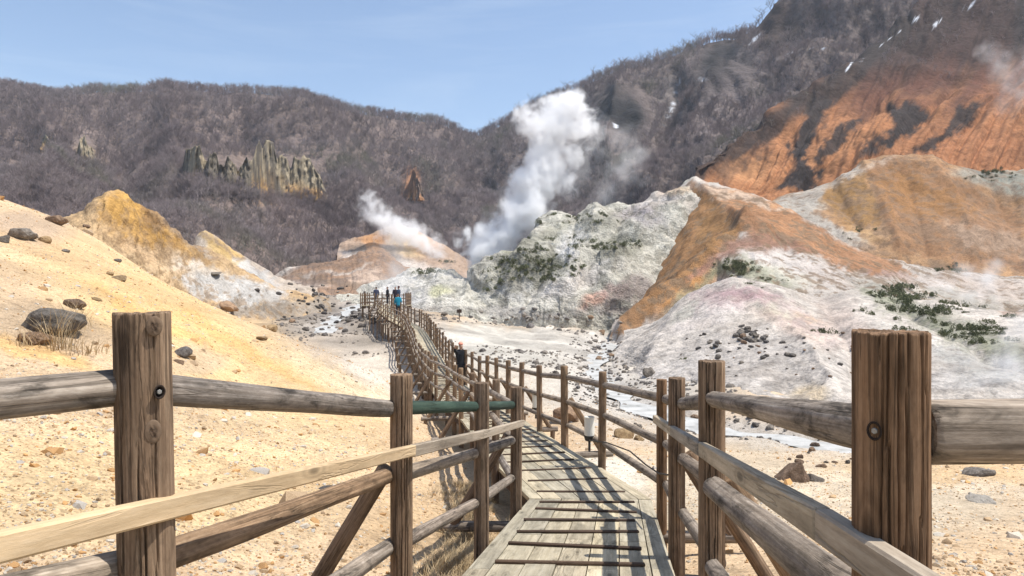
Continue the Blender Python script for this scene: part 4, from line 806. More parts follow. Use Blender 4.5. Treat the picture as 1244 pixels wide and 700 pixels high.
for q, w, l in ((105, 10, 'small red brown rock at the right end of the flat brown rock'), ): place_rock(q, 276, w, 'rock_brown', l, None, RK[5], .9)
place_rock(55, 294, 16, 'rock_tan', 'squarish tan rock right of the flat grey outcrop', None, RK[6], .9)
place_rock(143, 318, 12, 'rock_grey', 'small grey rock high on the sandy slope above the tan pair', None, RK[7], .7)
place_rock(134, 334, 11, 'rock_tan', 'left stone of the tan pair on the sandy slope', None, RK[8], .8); place_rock(145, 340, 20, 'rock_tan', 'right and larger stone of the tan pair on the sandy slope', None, RK[2], .6)
place_rock(80, 306, 10, 'rock_grey', 'small dark stone in the middle of the upper sandy slope', None, RK[9], .8)
place_rock(118, 365, 14, 'rock_tan', 'tan stone to the right of the big dark boulder', None, RK[4], .7)
place_rock(395, 595, 26, 'rock_grey', 'flat dark stick like stone between the two near left posts', None, flat, .3)
# the tent-shaped rock on the right
def tent():
    V = [(-1.05, -.5, -.3), (.55, -.75, -.3), (1.05, .35, -.3), (-.6, .7, -.3), (-.1, -.35, .78), (.12, -.3, .95), (.25, .25, .7), (-.15, .4, .55), (.75, -.4, .25), (-.75, -.35, .12)]
    bm = bmesh.new(); [bm.verts.new(v) for v in V]; bmesh.ops.convex_hull(bm, input=bm.verts[:]); bmesh.ops.triangulate(bm, faces=bm.faces[:])
    bmesh.ops.bevel(bm, geom=bm.edges[:], offset=.03, segments=1, affect='EDGES'); bmesh.ops.triangulate(bm, faces=bm.faces[:]); bmesh.ops.subdivide_edges(bm, edges=bm.edges[:], cuts=3, use_grid_fill=True)
    P_ = np.array([v.co for v in bm.verts]); P_ *= (1+.05*fbm(P_*2, 4, 3)+.03*ridged(P_*5, 3, 5))[:, None]
    for v, c in zip(bm.verts, P_): v.co = c
    m = bpy.data.meshes.new('boulder'); bm.to_mesh(m); bm.free(); m.materials.append(M['rock_brown']); return m
place_rock(962, 584, 50, 'rock_brown', 'tent shaped pointed brown rock beyond the right fence', None, tent(), 1.0, rz=.1, sink=.35)
place_rock(990, 584, 20, 'rock_dark', 'dark rock leaning on the right side of the tent shaped rock', None, RK[0], .9); place_rock(1188, 578, 32, 'rock_grey', 'round grey boulder under the thick top rail at the right', None, RK[1], .7)
place_rock(1190, 610, 40, 'rock_white', 'low whitish rock on the ground right of the thick brown post', None, flat, .4)
place_rock(687, 512, 44, 'rock_brown', 'brown rock behind the fence beside the nearer path lamp', None, wedge, .9); place_rock(757, 532, 28, 'rock_tan', 'tan block lying behind the right fence on the river flat', None, wedge, .9); place_rock(777, 535, 14, 'rock_tan', 'small tan block right of the larger tan block behind the right fence', None, RK[3], .9)
place_rock(788, 455, 18, 'rock_dark', 'dark pointed boulder on the bank at the foot of the pink mound', None, RK[0], 1.2); place_rock(675, 455, 13, 'rock_dark', 'dark round boulder alone on the white flat left of the river', None, RK[1], .9); place_rock(650, 442, 10, 'rock_dark', 'dark stone alone near the middle of the white flat', None, RK[6], .8)
place_rock(541, 389, 11, 'rock_dark', 'grey boulder left of the little sign on the white flat', None, RK[2], .8); place_rock(552, 388, 7, 'rock_dark', 'small dark stone right beside the little sign', None, RK[4], .8)
place_rock(395, 408, 9, 'rock_dark', 'dark upright boulder on the grey valley floor left of the boardwalk', None, RK[0], 1.1); place_rock(419, 403, 9, 'rock_dark', 'dark boulder on the grey valley floor nearest to the boardwalk stilts', None, RK[3], 1.0)
place_rock(262, 334, 20, 'rock_dark', 'dark flat rock on the white apron below the ochre ridge', None, flat, .5)
# stones in loose fields: n, centre and spread in the picture, size range, kind, label
fields = [(52, 900, 425, 60, 22, 4, 11, 'rock_dark', 'dark stone strewn on the pale slope of the pink mound', 'dark stones on the pink mound'),
    (22, 912, 410, 16, 10, 7, 12, 'rock_dark', 'dark stone of the cluster in the middle of the pink mound', 'dark stones on the pink mound'),
    (26, 1040, 440, 60, 30, 4, 9, 'rock_brown', 'dark stone strewn on the pale slope of the pink mound', 'dark stones on the pink mound'),
    (44, 740, 440, 22, 34, 4, 10, 'rock_grey', 'grey rock on the bank of the pale river', 'rocks along the river'),
    (40, 880, 512, 90, 9, 5, 13, 'rock_grey', 'grey rock on the bank of the pale river', 'rocks along the river'),
    (18, 1010, 560, 90, 10, 6, 14, 'rock_brown', 'brown stone on the gravel flat beyond the right fence', 'stones on the right gravel flat'),
    (64, 395, 372, 60, 22, 3, 11, 'rock_black', 'dark rock on the grey valley floor left of the far boardwalk', 'dark rocks on the valley floor'),
    (30, 430, 390, 24, 10, 5, 12, 'rock_black', 'dark rock on the grey valley floor left of the far boardwalk', 'dark rocks on the valley floor'),
    (30, 640, 385, 90, 6, 4, 10, 'rock_grey', 'grey rock at the foot of the pumice hill', 'rocks at the foot of the pumice hill')]
for n_, cx, cy, sx, sy, a, b, mt, lab, gr in fields:
    for k in range(n_):
        place_rock(cx+rnd.gauss(0, sx*.6), cy+rnd.gauss(0, sy*.6), a+(b-a)*rnd.random()**2, mt if rnd.random() < .75 else rnd.choice(['rock_dark', 'rock_brown', 'rock_grey']), lab, gr)
# ------------------------------------------------------------------ geometry-node scatter for what nobody could count
def scatter(name, pts, scl, sources, label, cat, tilt=.0, seed=0):
    n_ = len(pts); m = bpy.data.meshes.new(name); m.vertices.add(n_); m.vertices.foreach_set('co', np.asarray(pts, np.float32).ravel())
    rg = np.random.RandomState(seed)
    a = m.attributes.new('sc', 'FLOAT', 'POINT'); a.data.foreach_set('value', np.asarray(scl, np.float32))
    a = m.attributes.new('ix', 'INT', 'POINT'); a.data.foreach_set('value', rg.randint(0, len(sources), n_).astype(np.int32))
    a = m.attributes.new('ro', 'FLOAT_VECTOR', 'POINT'); rr = np.c_[rg.normal(0, tilt, n_), rg.normal(0, tilt, n_), rg.uniform(0, 6.28, n_)]; a.data.foreach_set('vector', rr.astype(np.float32).ravel())
    o = link(bpy.data.objects.new(name, m)); tag(o, label, cat, kind='stuff')
    g = bpy.data.node_groups.new(name, 'GeometryNodeTree'); g.interface.new_socket('Geometry', in_out='INPUT', socket_type='NodeSocketGeometry'); g.interface.new_socket('Geometry', in_out='OUTPUT', socket_type='NodeSocketGeometry')
    N = g.nodes; i = N.new('NodeGroupInput'); u = N.new('NodeGroupOutput'); ip = N.new('GeometryNodeInstanceOnPoints'); gi = N.new('GeometryNodeGeometryToInstance')
    for s_ in sources:
        oi = N.new('GeometryNodeObjectInfo'); oi.transform_space = 'ORIGINAL'; oi.inputs['Object'].default_value = s_; g.links.new(oi.outputs['Geometry'], gi.inputs[0])
    def attr(nm, t):
        q = N.new('GeometryNodeInputNamedAttribute'); q.data_type = t; q.inputs['Name'].default_value = nm; return [x for x in q.outputs if x.enabled and x.name == 'Attribute'][0]
    g.links.new(i.outputs[0], ip.inputs['Points']); g.links.new(gi.outputs[0], ip.inputs['Instance']); ip.inputs['Pick Instance'].default_value = True
    g.links.new(attr('ix', 'INT'), ip.inputs['Instance Index']); g.links.new(attr('sc', 'FLOAT'), ip.inputs['Scale']); g.links.new(attr('ro', 'FLOAT_VECTOR'), ip.inputs['Rotation'])
    g.links.new(ip.outputs[0], u.inputs[0])
    md = o.modifiers.new('scatter', 'NODES'); md.node_group = g; return o
# pebbles near the camera: their sources are stones that lie in view themselves
src = []
for (px, py, w, mt, lab) in ((40, 659, 20, 'rock_white', 'pale stone on the gravel left of the cracked near post'), (105, 655, 9, 'rock_tan', 'small orange stone on the gravel left of the cracked near post'), (380, 510, 9, 'rock_white', 'pale stone on the sandy slope below the long left top rail'), (290, 690, 12, 'rock_tan', 'tan stone on the gravel at the bottom edge between the near left posts'), (1150, 660, 14, 'rock_tan', 'tan stone on the ground at the foot of the thick brown post')):
    loc, nor, _ = hit(px, py); m = rock_mesh('stone', 50+len(src), 1, 4, .25, (1, .85, .65)); m.materials.clear(); m.materials.append(M['pebble_white' if mt == 'rock_white' else 'pebble_orange' if 'orange' in lab else 'pebble_tan'])
    o = link(bpy.data.objects.new('stone', m)); r = w*loc.y/F/2; o.scale = (r, r, r); o.location = loc+Vector((0, 0, r*.2)); src.append(tag(o, lab, 'stone'))
rg = np.random.RandomState(5)
def on_ground(n_, y0, y1, pw=1.0, px0=-150, px1=1400):
    lr = rg.uniform(0, 1, n_)**pw; Y = np.exp(np.log(y0)+(np.log(y1)-np.log(y0))*lr); px = rg.uniform(px0, px1, n_); X = (px-622)/F*Y
    dk = np.abs(X-np.interp(Y, PATH[:, 1], PATH[:, 0])) > .75
    X, Y = X[dk], Y[dk]; return X, Y, ground_z(X, Y)
X, Y, Z = on_ground(120000, 2.0, 34); cl = fbm(np.stack([X, Y, 0*X], -1)*.5, 4, 21); keep = rg.uniform(0, 1, len(X)) < np.clip(.6+.8*cl, .12, 1); X, Y, Z = X[keep], Y[keep], Z[keep]
sz = 1.25*(.0022+.0009*Y**.5)*np.exp(rg.normal(0, .62, len(X)))+.0006*Y*rg.uniform(0, 1, len(X))**4
scatter('gravel', np.c_[X, Y, Z+sz*.15], sz, src, 'loose sandy gravel covering the slopes beside the boardwalk', 'gravel', .4)
X, Y, Z = on_ground(2600, 2.6, 26); cl = fbm(np.stack([X, Y, 0*X], -1)*.35, 4, 29); keep = cl > .05; X, Y, Z = X[keep], Y[keep], Z[keep]
sz = (.012+.0022*Y)*np.exp(rg.normal(0, .55, len(X))); scatter('loose_stones', np.c_[X, Y, Z-sz*.1], sz, src, 'bigger pale stones half buried in the sandy slopes', 'stones', .4, 8)
X, Y, Z = on_ground(14000, 18, 130, 1, 330, 1400); q = np.stack([X, Y, 0*X], -1); rub = fbm(q*.09, 4, 77)+.9*np.exp(-(dist_poly(X, Y, RVf)/4)**2)
rub += .28*((X > -2) & (X < 14) & (Y > 24) & (Y < 80))+.5*((X < -4) & (Y > 34) & (Y < 110)); keep = rub > .25; X, Y, Z = X[keep], Y[keep], Z[keep]; sz = .0016*Y*np.exp(rg.normal(0, .55, len(X)))+.02
far_src = [o for o in C.objects if o.get('group') in ('rocks along the river', 'dark rocks on the valley floor', 'stones on the right gravel flat')][::11][:10]
scatter('rubble', np.c_[X, Y, Z+sz*.1], sz, far_src, 'grey and brown rubble strewn over the valley floor and river banks', 'rubble', .3, 3)
# ------------------------------------------------------------------ bare cliffs on the left mountain
def cliff(label, prof, foot, seed, nx=150, nz=40, col0=(.33, .275, .19), col1=(.47, .29, .12)):
    """a fluted wall of pumice: prof gives its jagged top in the picture, foot its base; depth from the slope it stands on"""
    x = np.linspace(prof[0][0], prof[-1][0], nx); top = np.interp(x, *zip(*prof))+2.2*fbm(np.c_[x*.35, 0*x, 0*x+seed], 3, seed); ft = np.interp(x, *zip(*foot))
    xs = np.linspace(x[0], x[-1], 12); Y0 = np.interp(x, xs, [hit(float(q), float(np.interp(q, x, ft))+3)[0].y for q in xs])-4
    ts = np.concatenate([np.linspace(-.35, 1, nz), [1.02, .6, 0]]); V = []
    for k, t in enumerate(ts):
        py = ft+(top-ft)*min(t, 1) if t > 0 else ft-22*t; back = k >= nz
        dep = (9*t if t > 0 else -22*t)+(10+4*(k-nz) if back else 0); q = np.c_[x*.17+seed, 0*x+t*.5, 0*x]
        flute = 5.5*ridged(q, 4, seed, .6)+1.6*fbm(np.c_[x*.5, 0*x+t*6, 0*x], 4, seed+3); Y = Y0+dep-flute*(0 if back else (.35+.65*max(t, 0)))
        V.append(np.c_[(x-622)/F*Y, Y, -(py-350)/F*Y-(0 if not back else 3)])
    V = np.vstack(V); c = V-V[nx//2]; t = np.clip(np.tile(ts[:, None], (1, nx)).ravel(), 0, 1)
    lowo = sstep(.5, .05, t+.3*fbm(c*.12, 4, seed+5))[:, None]; col = np.array(col0)*(1-lowo)+np.array(col1)*lowo
    strk = fbm(c*np.array([.5, .5, .06]), 4, seed+6, .6)[:, None]; col = col*(1+.5*strk); dk = sstep(.0, .25, fbm(c*np.array([.22, .22, .03]), 3, seed+9))[:, None]*.75; col = col*(1-dk)+np.array((.09, .08, .07))*dk  # dark upright bands paint the shade of recesses between the pillars
    o = link(bpy.data.objects.new('rock_cliff', npmesh('rock_cliff', V, gridq(nx, len(ts)), M['crag'], col=np.clip(col, .02, .7)))); tag(o, label, 'cliff', 'bare cliffs on the left mountain')
cliff('long jagged cliff of tan grey rock pillars across the middle of the left mountain', [(222, 205), (226, 180), (243, 178), (247, 190), (252, 197), (256, 187), (263, 188), (267, 200), (272, 204), (276, 190), (282, 196), (290, 208), (298, 192), (306, 196), (310, 184), (315, 171), (319, 182), (323, 170), (332, 172), (336, 192), (342, 188), (348, 192), (353, 206), (357, 191), (364, 196), (369, 188), (375, 191), (384, 206), (392, 222), (402, 242)], [(222, 222), (250, 228), (290, 232), (320, 238), (350, 240), (402, 246)], 3)
cliff('small cliff standing above the ochre ridge on the left mountain', [(92, 186), (98, 168), (103, 164), (107, 176), (112, 180), (118, 192)], [(92, 196), (118, 200)], 7, 50, 24)
cliff('smallest cliff high at the far left of the left mountain', [(49, 176), (52, 166), (56, 164), (60, 172), (66, 180)], [(49, 182), (66, 186)], 9, 40, 20)
cliff('orange rock fin in the gully where the two mountains meet', [(494, 236), (499, 214), (502, 204), (505, 210), (509, 222), (516, 240)], [(494, 243), (516, 244)], 11, 40, 24, (.38, .22, .14), (.5, .25, .11))
# ------------------------------------------------------------------ shrubs
def leaf_mat(name, c0, c1):
    n = NT(name); r = n.n('ShaderNodeObjectInfo').outputs['Random']; k = n.noise(n.coord(), 4, 3)
    return n.finish(n.mix('MULTIPLY', .6, n.ramp(k, (.3, c0), (.7, c1)), n.ramp(r, (0, .7), (1, 1.25))), .8, spec=.2)
M['leaf'] = leaf_mat('dwarf_leaves', (.07, .08, .04), (.17, .175, .085)); M['twig'] = leaf_mat('grey_twigs', (.15, .122, .12), (.235, .195, .19)); n = NT('grey_twigs'); r = n.n('ShaderNodeObjectInfo').outputs['Random']; gp = n.n('ShaderNodeNewGeometry').outputs['Position']
ws = n.ramp(n.noise(gp, .017, 4, .6, .5), (.34, (.17, .135, .135)), (.46, (.255, .205, .2)), (.56, (.28, .235, .23)), (.66, (.21, .195, .15)), (.75, (.33, .285, .28)))
M['twig'] = n.finish(n.mix('MULTIPLY', .8, ws, n.ramp(r, (0, .7), (1, 1.3))), .85, spec=.1)
M['straw'] = leaf_mat('dry_straw', (.30, .21, .11), (.52, .40, .24)); M['brush'] = leaf_mat('brown_brush', (.12, .08, .06), (.24, .17, .12))
def shrub_mesh(seed, n_=520):
    rng = np.random.RandomState(seed); V, Fc = [], []
    nl = rng.randint(5, 10); lob = np.c_[rng.normal(0, .75, nl), rng.normal(0, .5, nl)]; lr = rng.uniform(.18, .5, nl)
    for k in range(n_):
        m_ = rng.randint(nl); c = lob[m_]; a = rng.uniform(0, 6.28); r = lr[m_]*rng.uniform(0, 1)**.6; el = rng.uniform(0, 1)**.6
        p = np.array([c[0]+r*math.cos(a), c[1]+r*math.sin(a), el*math.sqrt(max(0, lr[m_]**2-r*r))*1.25]); s = rng.uniform(.04, .10)
        u = rng.normal(size=3); u /= np.linalg.norm(u); w = np.cross(u, rng.normal(size=3)); w /= np.linalg.norm(w); i = len(V)
        V += [p-u*s, p+w*s*.55, p+u*s, p-w*s*.55]; Fc.append((i, i+1, i+2, i+3))
    return npmesh('dwarf_shrub', V, Fc, M['leaf'], smooth=False)
SHM = [shrub_mesh(s) for s in range(5)]
shr = [(640, 300, 50, 22, 26, 6, 13, 'dark green dwarf shrub clinging to the pumice hill', 'shrubs on the pumice hill'), (625, 330, 40, 16, 30, 6, 13, 'dark green dwarf shrub clinging to the pumice hill', 'shrubs on the pumice hill'), (670, 325, 30, 14, 18, 6, 13, 'dark green dwarf shrub clinging to the pumice hill', 'shrubs on the pumice hill'), (730, 298, 44, 8, 16, 6, 12, 'dark green dwarf shrub clinging to the pumice hill', 'shrubs on the pumice hill'), (690, 268, 40, 5, 14, 5, 11, 'dark green dwarf shrub clinging to the pumice hill', 'shrubs on the pumice hill'),
    (1120, 375, 60, 12, 30, 7, 17, 'dark green dwarf shrub on the white slope behind the thick brown post', 'shrubs on the white slope'), (1080, 355, 30, 10, 18, 8, 18, 'dark green dwarf shrub on the white slope behind the thick brown post', 'shrubs on the white slope'), (1190, 405, 50, 14, 30, 7, 17, 'dark green dwarf shrub on the white slope behind the thick brown post', 'shrubs on the white slope'),
    (888, 324, 22, 8, 16, 7, 15, 'green dwarf shrub under the crest of the orange ridge', 'shrubs on the orange ridge'), (925, 345, 26, 6, 8, 5, 9, 'green dwarf shrub under the crest of the orange ridge', 'shrubs on the orange ridge'), (1205, 212, 30, 8, 18, 4, 9, 'tiny green shrub on top of the far orange hill', 'shrubs on the far orange hill'), (1035, 282, 24, 8, 6, 4, 8, 'tiny green shrub on the saddle below the far orange hill', 'shrubs on the saddle'), (1150, 325, 18, 8, 6, 6, 11, 'tiny green shrub on the saddle below the far orange hill', 'shrubs on the saddle')]
for cx, cy, sx, sy, n_, a, b, lab, gr in shr:
    for k in range(n_):
        loc, nor, _ = hit(cx+rnd.gauss(0, sx*.55), cy+rnd.gauss(0, sy*.55))
        if loc is None: continue
        o = link(bpy.data.objects.new('dwarf_shrub', rnd.choice(SHM))); r = rnd.uniform(a, b*1.25)*loc.y/F/2.0; o.scale = (r*1.1, r, r*rnd.uniform(1.2, 1.9)); o.location = loc-Vector((0, 0, r*.1)); o.rotation_euler = (nor.y*-.5, nor.x*.5, rnd.uniform(0, 6.28)); tag(o, lab, 'shrub', gr)
for px, py, w, lab in ((512, 331, 15, 'left one of two round shrubs on the pale knoll before the plume'), (524, 329, 22, 'right one of two round shrubs on the pale knoll before the plume'), (543, 317, 13, 'round shrub on the pale knoll nearest to the big steam plume'), (1000, 402, 22, 'green shrub alone on the pale flank of the pink mound'), (833, 434, 10, 'small yellow green shrub low on the pink mound')):
    loc, nor, _ = hit(px, py+2); o = link(bpy.data.objects.new('dwarf_shrub', SHM[0])); r = w*loc.y/F/1.7; o.scale = (r, r, r*1.1); o.location = loc-Vector((0, 0, .05)); tag(o, lab, 'shrub')
# ------------------------------------------------------------------ dry grass
def grass_mesh(seed, n_, h, spread, w=.004, droop=.5, plume=False):
    rng = np.random.RandomState(seed); V, Fc = [], []
    for k in range(n_):
        a = rng.uniform(0, 6.28); b = np.array([math.cos(a), math.sin(a), 0])*spread*rng.uniform(0, 1)**.7; hh = h*rng.uniform(.45, 1); dr = rng.normal(0, .35, 2)+np.array([math.cos(a), math.sin(a)])*droop*rng.uniform(.2, 1)
        sd = np.array([-math.sin(a), math.cos(a), 0])
        i = len(V)
        for s_ in range(5):
            t = s_/4; p = b+np.array([dr[0]*t*t*hh, dr[1]*t*t*hh, hh*(t-.35*t*t*abs(droop)*rng.uniform(.5, 1.2))]); ww = w*(1-t*.8)*(3.2 if plume and s_ == 3 else 1); V += [p-sd*ww, p+sd*ww]
        for s_ in range(4): Fc.append((i+2*s_, i+2*s_+1, i+2*s_+3, i+2*s_+2))
    return npmesh('dry_grass', V, Fc, M['straw'])
for px, py, n_, h, sp_d, dr, lab in ((75, 425, 70, .55, .3, .55, 'dry straw coloured grass in front of the big dark boulder'), (62, 418, 26, .75, .22, .5, 'tall thin dry stalks rising across the big dark boulder'), (62, 258, 6, 1.35, .12, .35, 'three tall dry reed plumes against the wooded hill at the far left'), (108, 430, 60, .3, .35, .5, 'short dry grass behind the near left rail'), (92, 400, 60, .6, .28, .4, 'dry brown stalks at the right end of the big dark boulder'), (30, 420, 40, .35, .3, .5, 'short dry grass left of the big dark boulder')):
    loc, nor, _ = hit(px, py); o = link(bpy.data.objects.new('dry_grass', grass_mesh(px, n_, h, sp_d, .006, dr, 'plume' in lab))); o.location = loc; tag(o, lab, 'grass tuft')
gt = [tag(link(bpy.data.objects.new('dry_grass', grass_mesh(90+k, 60, .17, .14, .0035, .9))), l, 'grass tuft') for k, l in enumerate(('matted dry grass at the deck edge below the middle left post', 'matted dry grass under the lowest left rail at the bottom of the picture', 'dry grass tuft at the foot of the post where the ramp ends'))]
for o, (x, y) in zip(gt, ((-.36, 4.3), (-.55, 3.9), (-.12, 6.0))): o.location = (x, y, float(ground_z([x], [y])[0]))
X = np.r_[rg.normal(-.42, .16, 260), rg.normal(-.3, .2, 90)]; Yg = np.r_[rg.uniform(3.2, 6.2, 260), rg.uniform(6.2, 9, 90)]; X[260:] += (Yg[260:]-6.2)*-.1; X[:260] += (Yg[:260]-4.5)*.13; ok = X < np.interp(Yg, PATH[:, 1], PATH[:, 0])-.66
scatter('dry_grass_cover', np.c_[X[ok], Yg[ok], ground_z(X[ok], Yg[ok])], rg.uniform(.4, 1.0, ok.sum()), gt, 'matted dry grass growing along the left edge of the ramp', 'grass', .15, 4)
# ------------------------------------------------------------------ bare trees
def tree_mesh(seed, H=1.0):
    rng = np.random.RandomState(seed); V, Fc = [], []
    def cone(a, b, r0, r1):
        d = b-a; d = d/np.linalg.norm(d); u = np.cross(d, [.3, .9, .2]); u /= np.linalg.norm(u); w = np.cross(d, u); i = len(V)
        for p, r in ((a, r0), (b, r1)):
            for k in range(3): V.append(p+(u*math.cos(k*2.094)+w*math.sin(k*2.094))*r)
        for k in range(3): Fc.append((i+k, i+(k+1) % 3, i+3+(k+1) % 3, i+3+k))
    def grow(p, d, L, r, lev):
        n_ = 3 if lev == 0 else 2; q = p
        for s_ in range(n_):
            d2 = d+rng.normal(0, .16, 3); d2[2] += .06; d2 /= np.linalg.norm(d2); e = q+d2*L/n_; cone(q, e, r*(1-.3*s_/n_), r*(1-.3*(s_+1)/n_)*.85)
            if lev < 3:
                for k in range((2, 2, 3)[lev] if not (lev == 0 and s_ == 0) else 1):
                    a = rng.uniform(0, 6.28); o_ = np.array([math.cos(a), math.sin(a), rng.uniform(.25, 1.1)]); o_ = o_*.75+d2*.55; o_ /= np.linalg.norm(o_); grow(e-d2*L/n_*rng.uniform(0, .5), o_, L*rng.uniform(.45, .68), r*.5, lev+1)
            q = e
    grow(np.array([0, 0, 0.]), np.array([.0, 0, 1.]), .62*H, .02*H, 0)
    V = np.array(V); V *= H/V[:, 2].max()*np.array([1.45, 1.45, 1]); return npmesh('bare_tree', V, Fc, M['twig'], smooth=False)
TM = [tree_mesh(s) for s in (2, 5, 9, 14, 21, 33)]
sky_px = [(x, 'L') for x in np.linspace(4, 560, 62)]+[(x, 'R') for x in np.linspace(592, 935, 52)]
first = {}
LSK = [(0, 110), (60, 119), (130, 114), (200, 115), (260, 117), (330, 121), (390, 128), (430, 137), (455, 145), (475, 151), (520, 153), (560, 163), (590, 178)]
tcount = 0
for x, sd in sky_px:
    x += rnd.uniform(-3, 3); yb = np.interp(x, *zip(*(LSK if sd == 'L' else [(a, b) for a, b, c in RSKY])))
    for dy in np.arange(-10, 30, 1.0):
        loc, nor, on = hit(x, yb+dy)
        if loc is not None: break
    if loc is None: continue
    o = link(bpy.data.objects.new('bare_tree', TM[tcount % 6])); h = rnd.uniform(10, 17)*loc.y/F*(1.15 if sd == 'R' else .9); o.scale = (h, h, h); o.location = loc-Vector((0, 0, .3)); o.rotation_euler = (0, 0, rnd.uniform(0, 6))
    tag(o, 'leafless tree standing on the skyline of the left mountain' if sd == 'L' else 'leafless tree standing on the skyline of the right mountain', 'tree', 'skyline trees of the left mountain' if sd == 'L' else 'skyline trees of the right mountain')
    first.setdefault(tcount % 6, o); tcount += 1
TS = [first[k] for k in range(6)]
def mesh_samples(ob, spacing, seed, hfun):
    me = bpy.data.objects[ob].data; n_ = len(me.vertices); co = np.empty(n_*3, np.float32); me.vertices.foreach_get('co', co); co = co.reshape(-1, 3)
    k = len(me.polygons); q = np.empty(k*4, np.int32); me.loops.foreach_get('vertex_index', q); q = q.reshape(-1, 4)
    A, B, D = co[q[:, 0]], co[q[:, 1]], co[q[:, 3]]; ar = np.linalg.norm(np.cross(B-A, D-A), axis=1); c = A
    px, py = proj(c); w = ar*((px > -60) & (px < 1310) & (py < 420))
    hh = hfun(c); lam = w/(spacing*hh)**2; r = np.random.RandomState(seed); cnt = r.poisson(lam); idx = np.repeat(np.arange(k), cnt)
    u, v = r.uniform(0, 1, len(idx))[:, None], r.uniform(0, 1, len(idx))[:, None]
    p = A[idx]+(B[idx]-A[idx])*u+(D[idx]-A[idx])*v; return p, hh[idx]*r.uniform(.7, 1.25, len(idx)), r
def hf(c): return 2.9+np.clip((c[:, 1]-120)/320, 0, 1)*3.2
def bare(p, L):
    px, py = proj(p); k = np.ones(len(p), bool)
    for cx, cy, rx, ry in L: k &= (((px-cx)/rx)**2+((py-cy)/ry)**2) > 1
    return k
p, h, r = mesh_samples('left_mountain', .50, 1, hf); k = bare(p, [(318, 203, 80, 13), (104, 182, 14, 14), (56, 176, 10, 10), (504, 228, 9, 18)]); k &= (bare(p, [(300, 250, 120, 10)]) | (r.uniform(0, 1, len(p)) < .6))
print('forest L', k.sum()); scatter('bare_forest', p[k], h[k], TS, 'grey brown leafless forest covering the left mountain', 'forest', .05, 1)
p, h, r = mesh_samples('right_mountain', .55, 2, hf); k = bare(p, [(757, 134, 34, 28), (880, 86, 32, 34), (818, 118, 6, 34), (938, 25, 22, 22)]); k &= (bare(p, [(755, 138, 44, 34), (878, 88, 42, 34), (940, 25, 34, 24)]) | (r.uniform(0, 1, len(p)) < .2))
print('forest R', k.sum()); scatter('bare_forest', p[k], h[k]*.92, TS, 'grey leafless forest covering the right mountain', 'forest', .05, 2)
p, h, r = mesh_samples('orange_mountain', .75, 3, lambda c: np.full(len(c), 2.2)); px, py = proj(p); edge = np.interp(px, [840, 960, 1040, 1100, 1160, 1244, 1500], [200, 160, 100, 95, 90, 70, 60]); k = (py < edge+18*fbm(p*.06, 3, 4)) & (r.uniform(0, 1, len(p)) < .05)
scatter('dark_scrub', p[k], h[k], TS, 'dark bare scrub on the dark upper part of the orange mountain', 'scrub', .1, 3)
# brush along the top of the sandy slope
pts = []
for k in range(420):
    x = rnd.uniform(0, 330); y = np.interp(x, [0, 60, 130, 200, 330], [238, 255, 285, 300, 300])-rnd.uniform(0, 30)
    loc, nor, on = hit(x, y)
    if loc is not None and on in ('left_mountain', 'ground'): pts.append(loc)
for k in range(900):
    x = rnd.uniform(216, 410); y = np.interp(x, [222, 250, 290, 320, 350, 402], [222, 228, 232, 238, 240, 246])+rnd.uniform(-3, 13)
    loc, nor, on = hit(x, y)
    if loc is not None and on == 'left_mountain': pts.append(loc-Vector((0, 5 if rnd.random() < .6 else 0, -1 if rnd.random() < .3 else .5)))
pts = np.array([tuple(v) for v in pts]); scatter('brush', pts, rg.uniform(1.0, 2.6, len(pts))*np.clip(pts[:, 1]/110, .4, 2.2), TS[:3], 'brown leafless brush between the sandy slope and the wooded hill', 'brush', .2, 6)
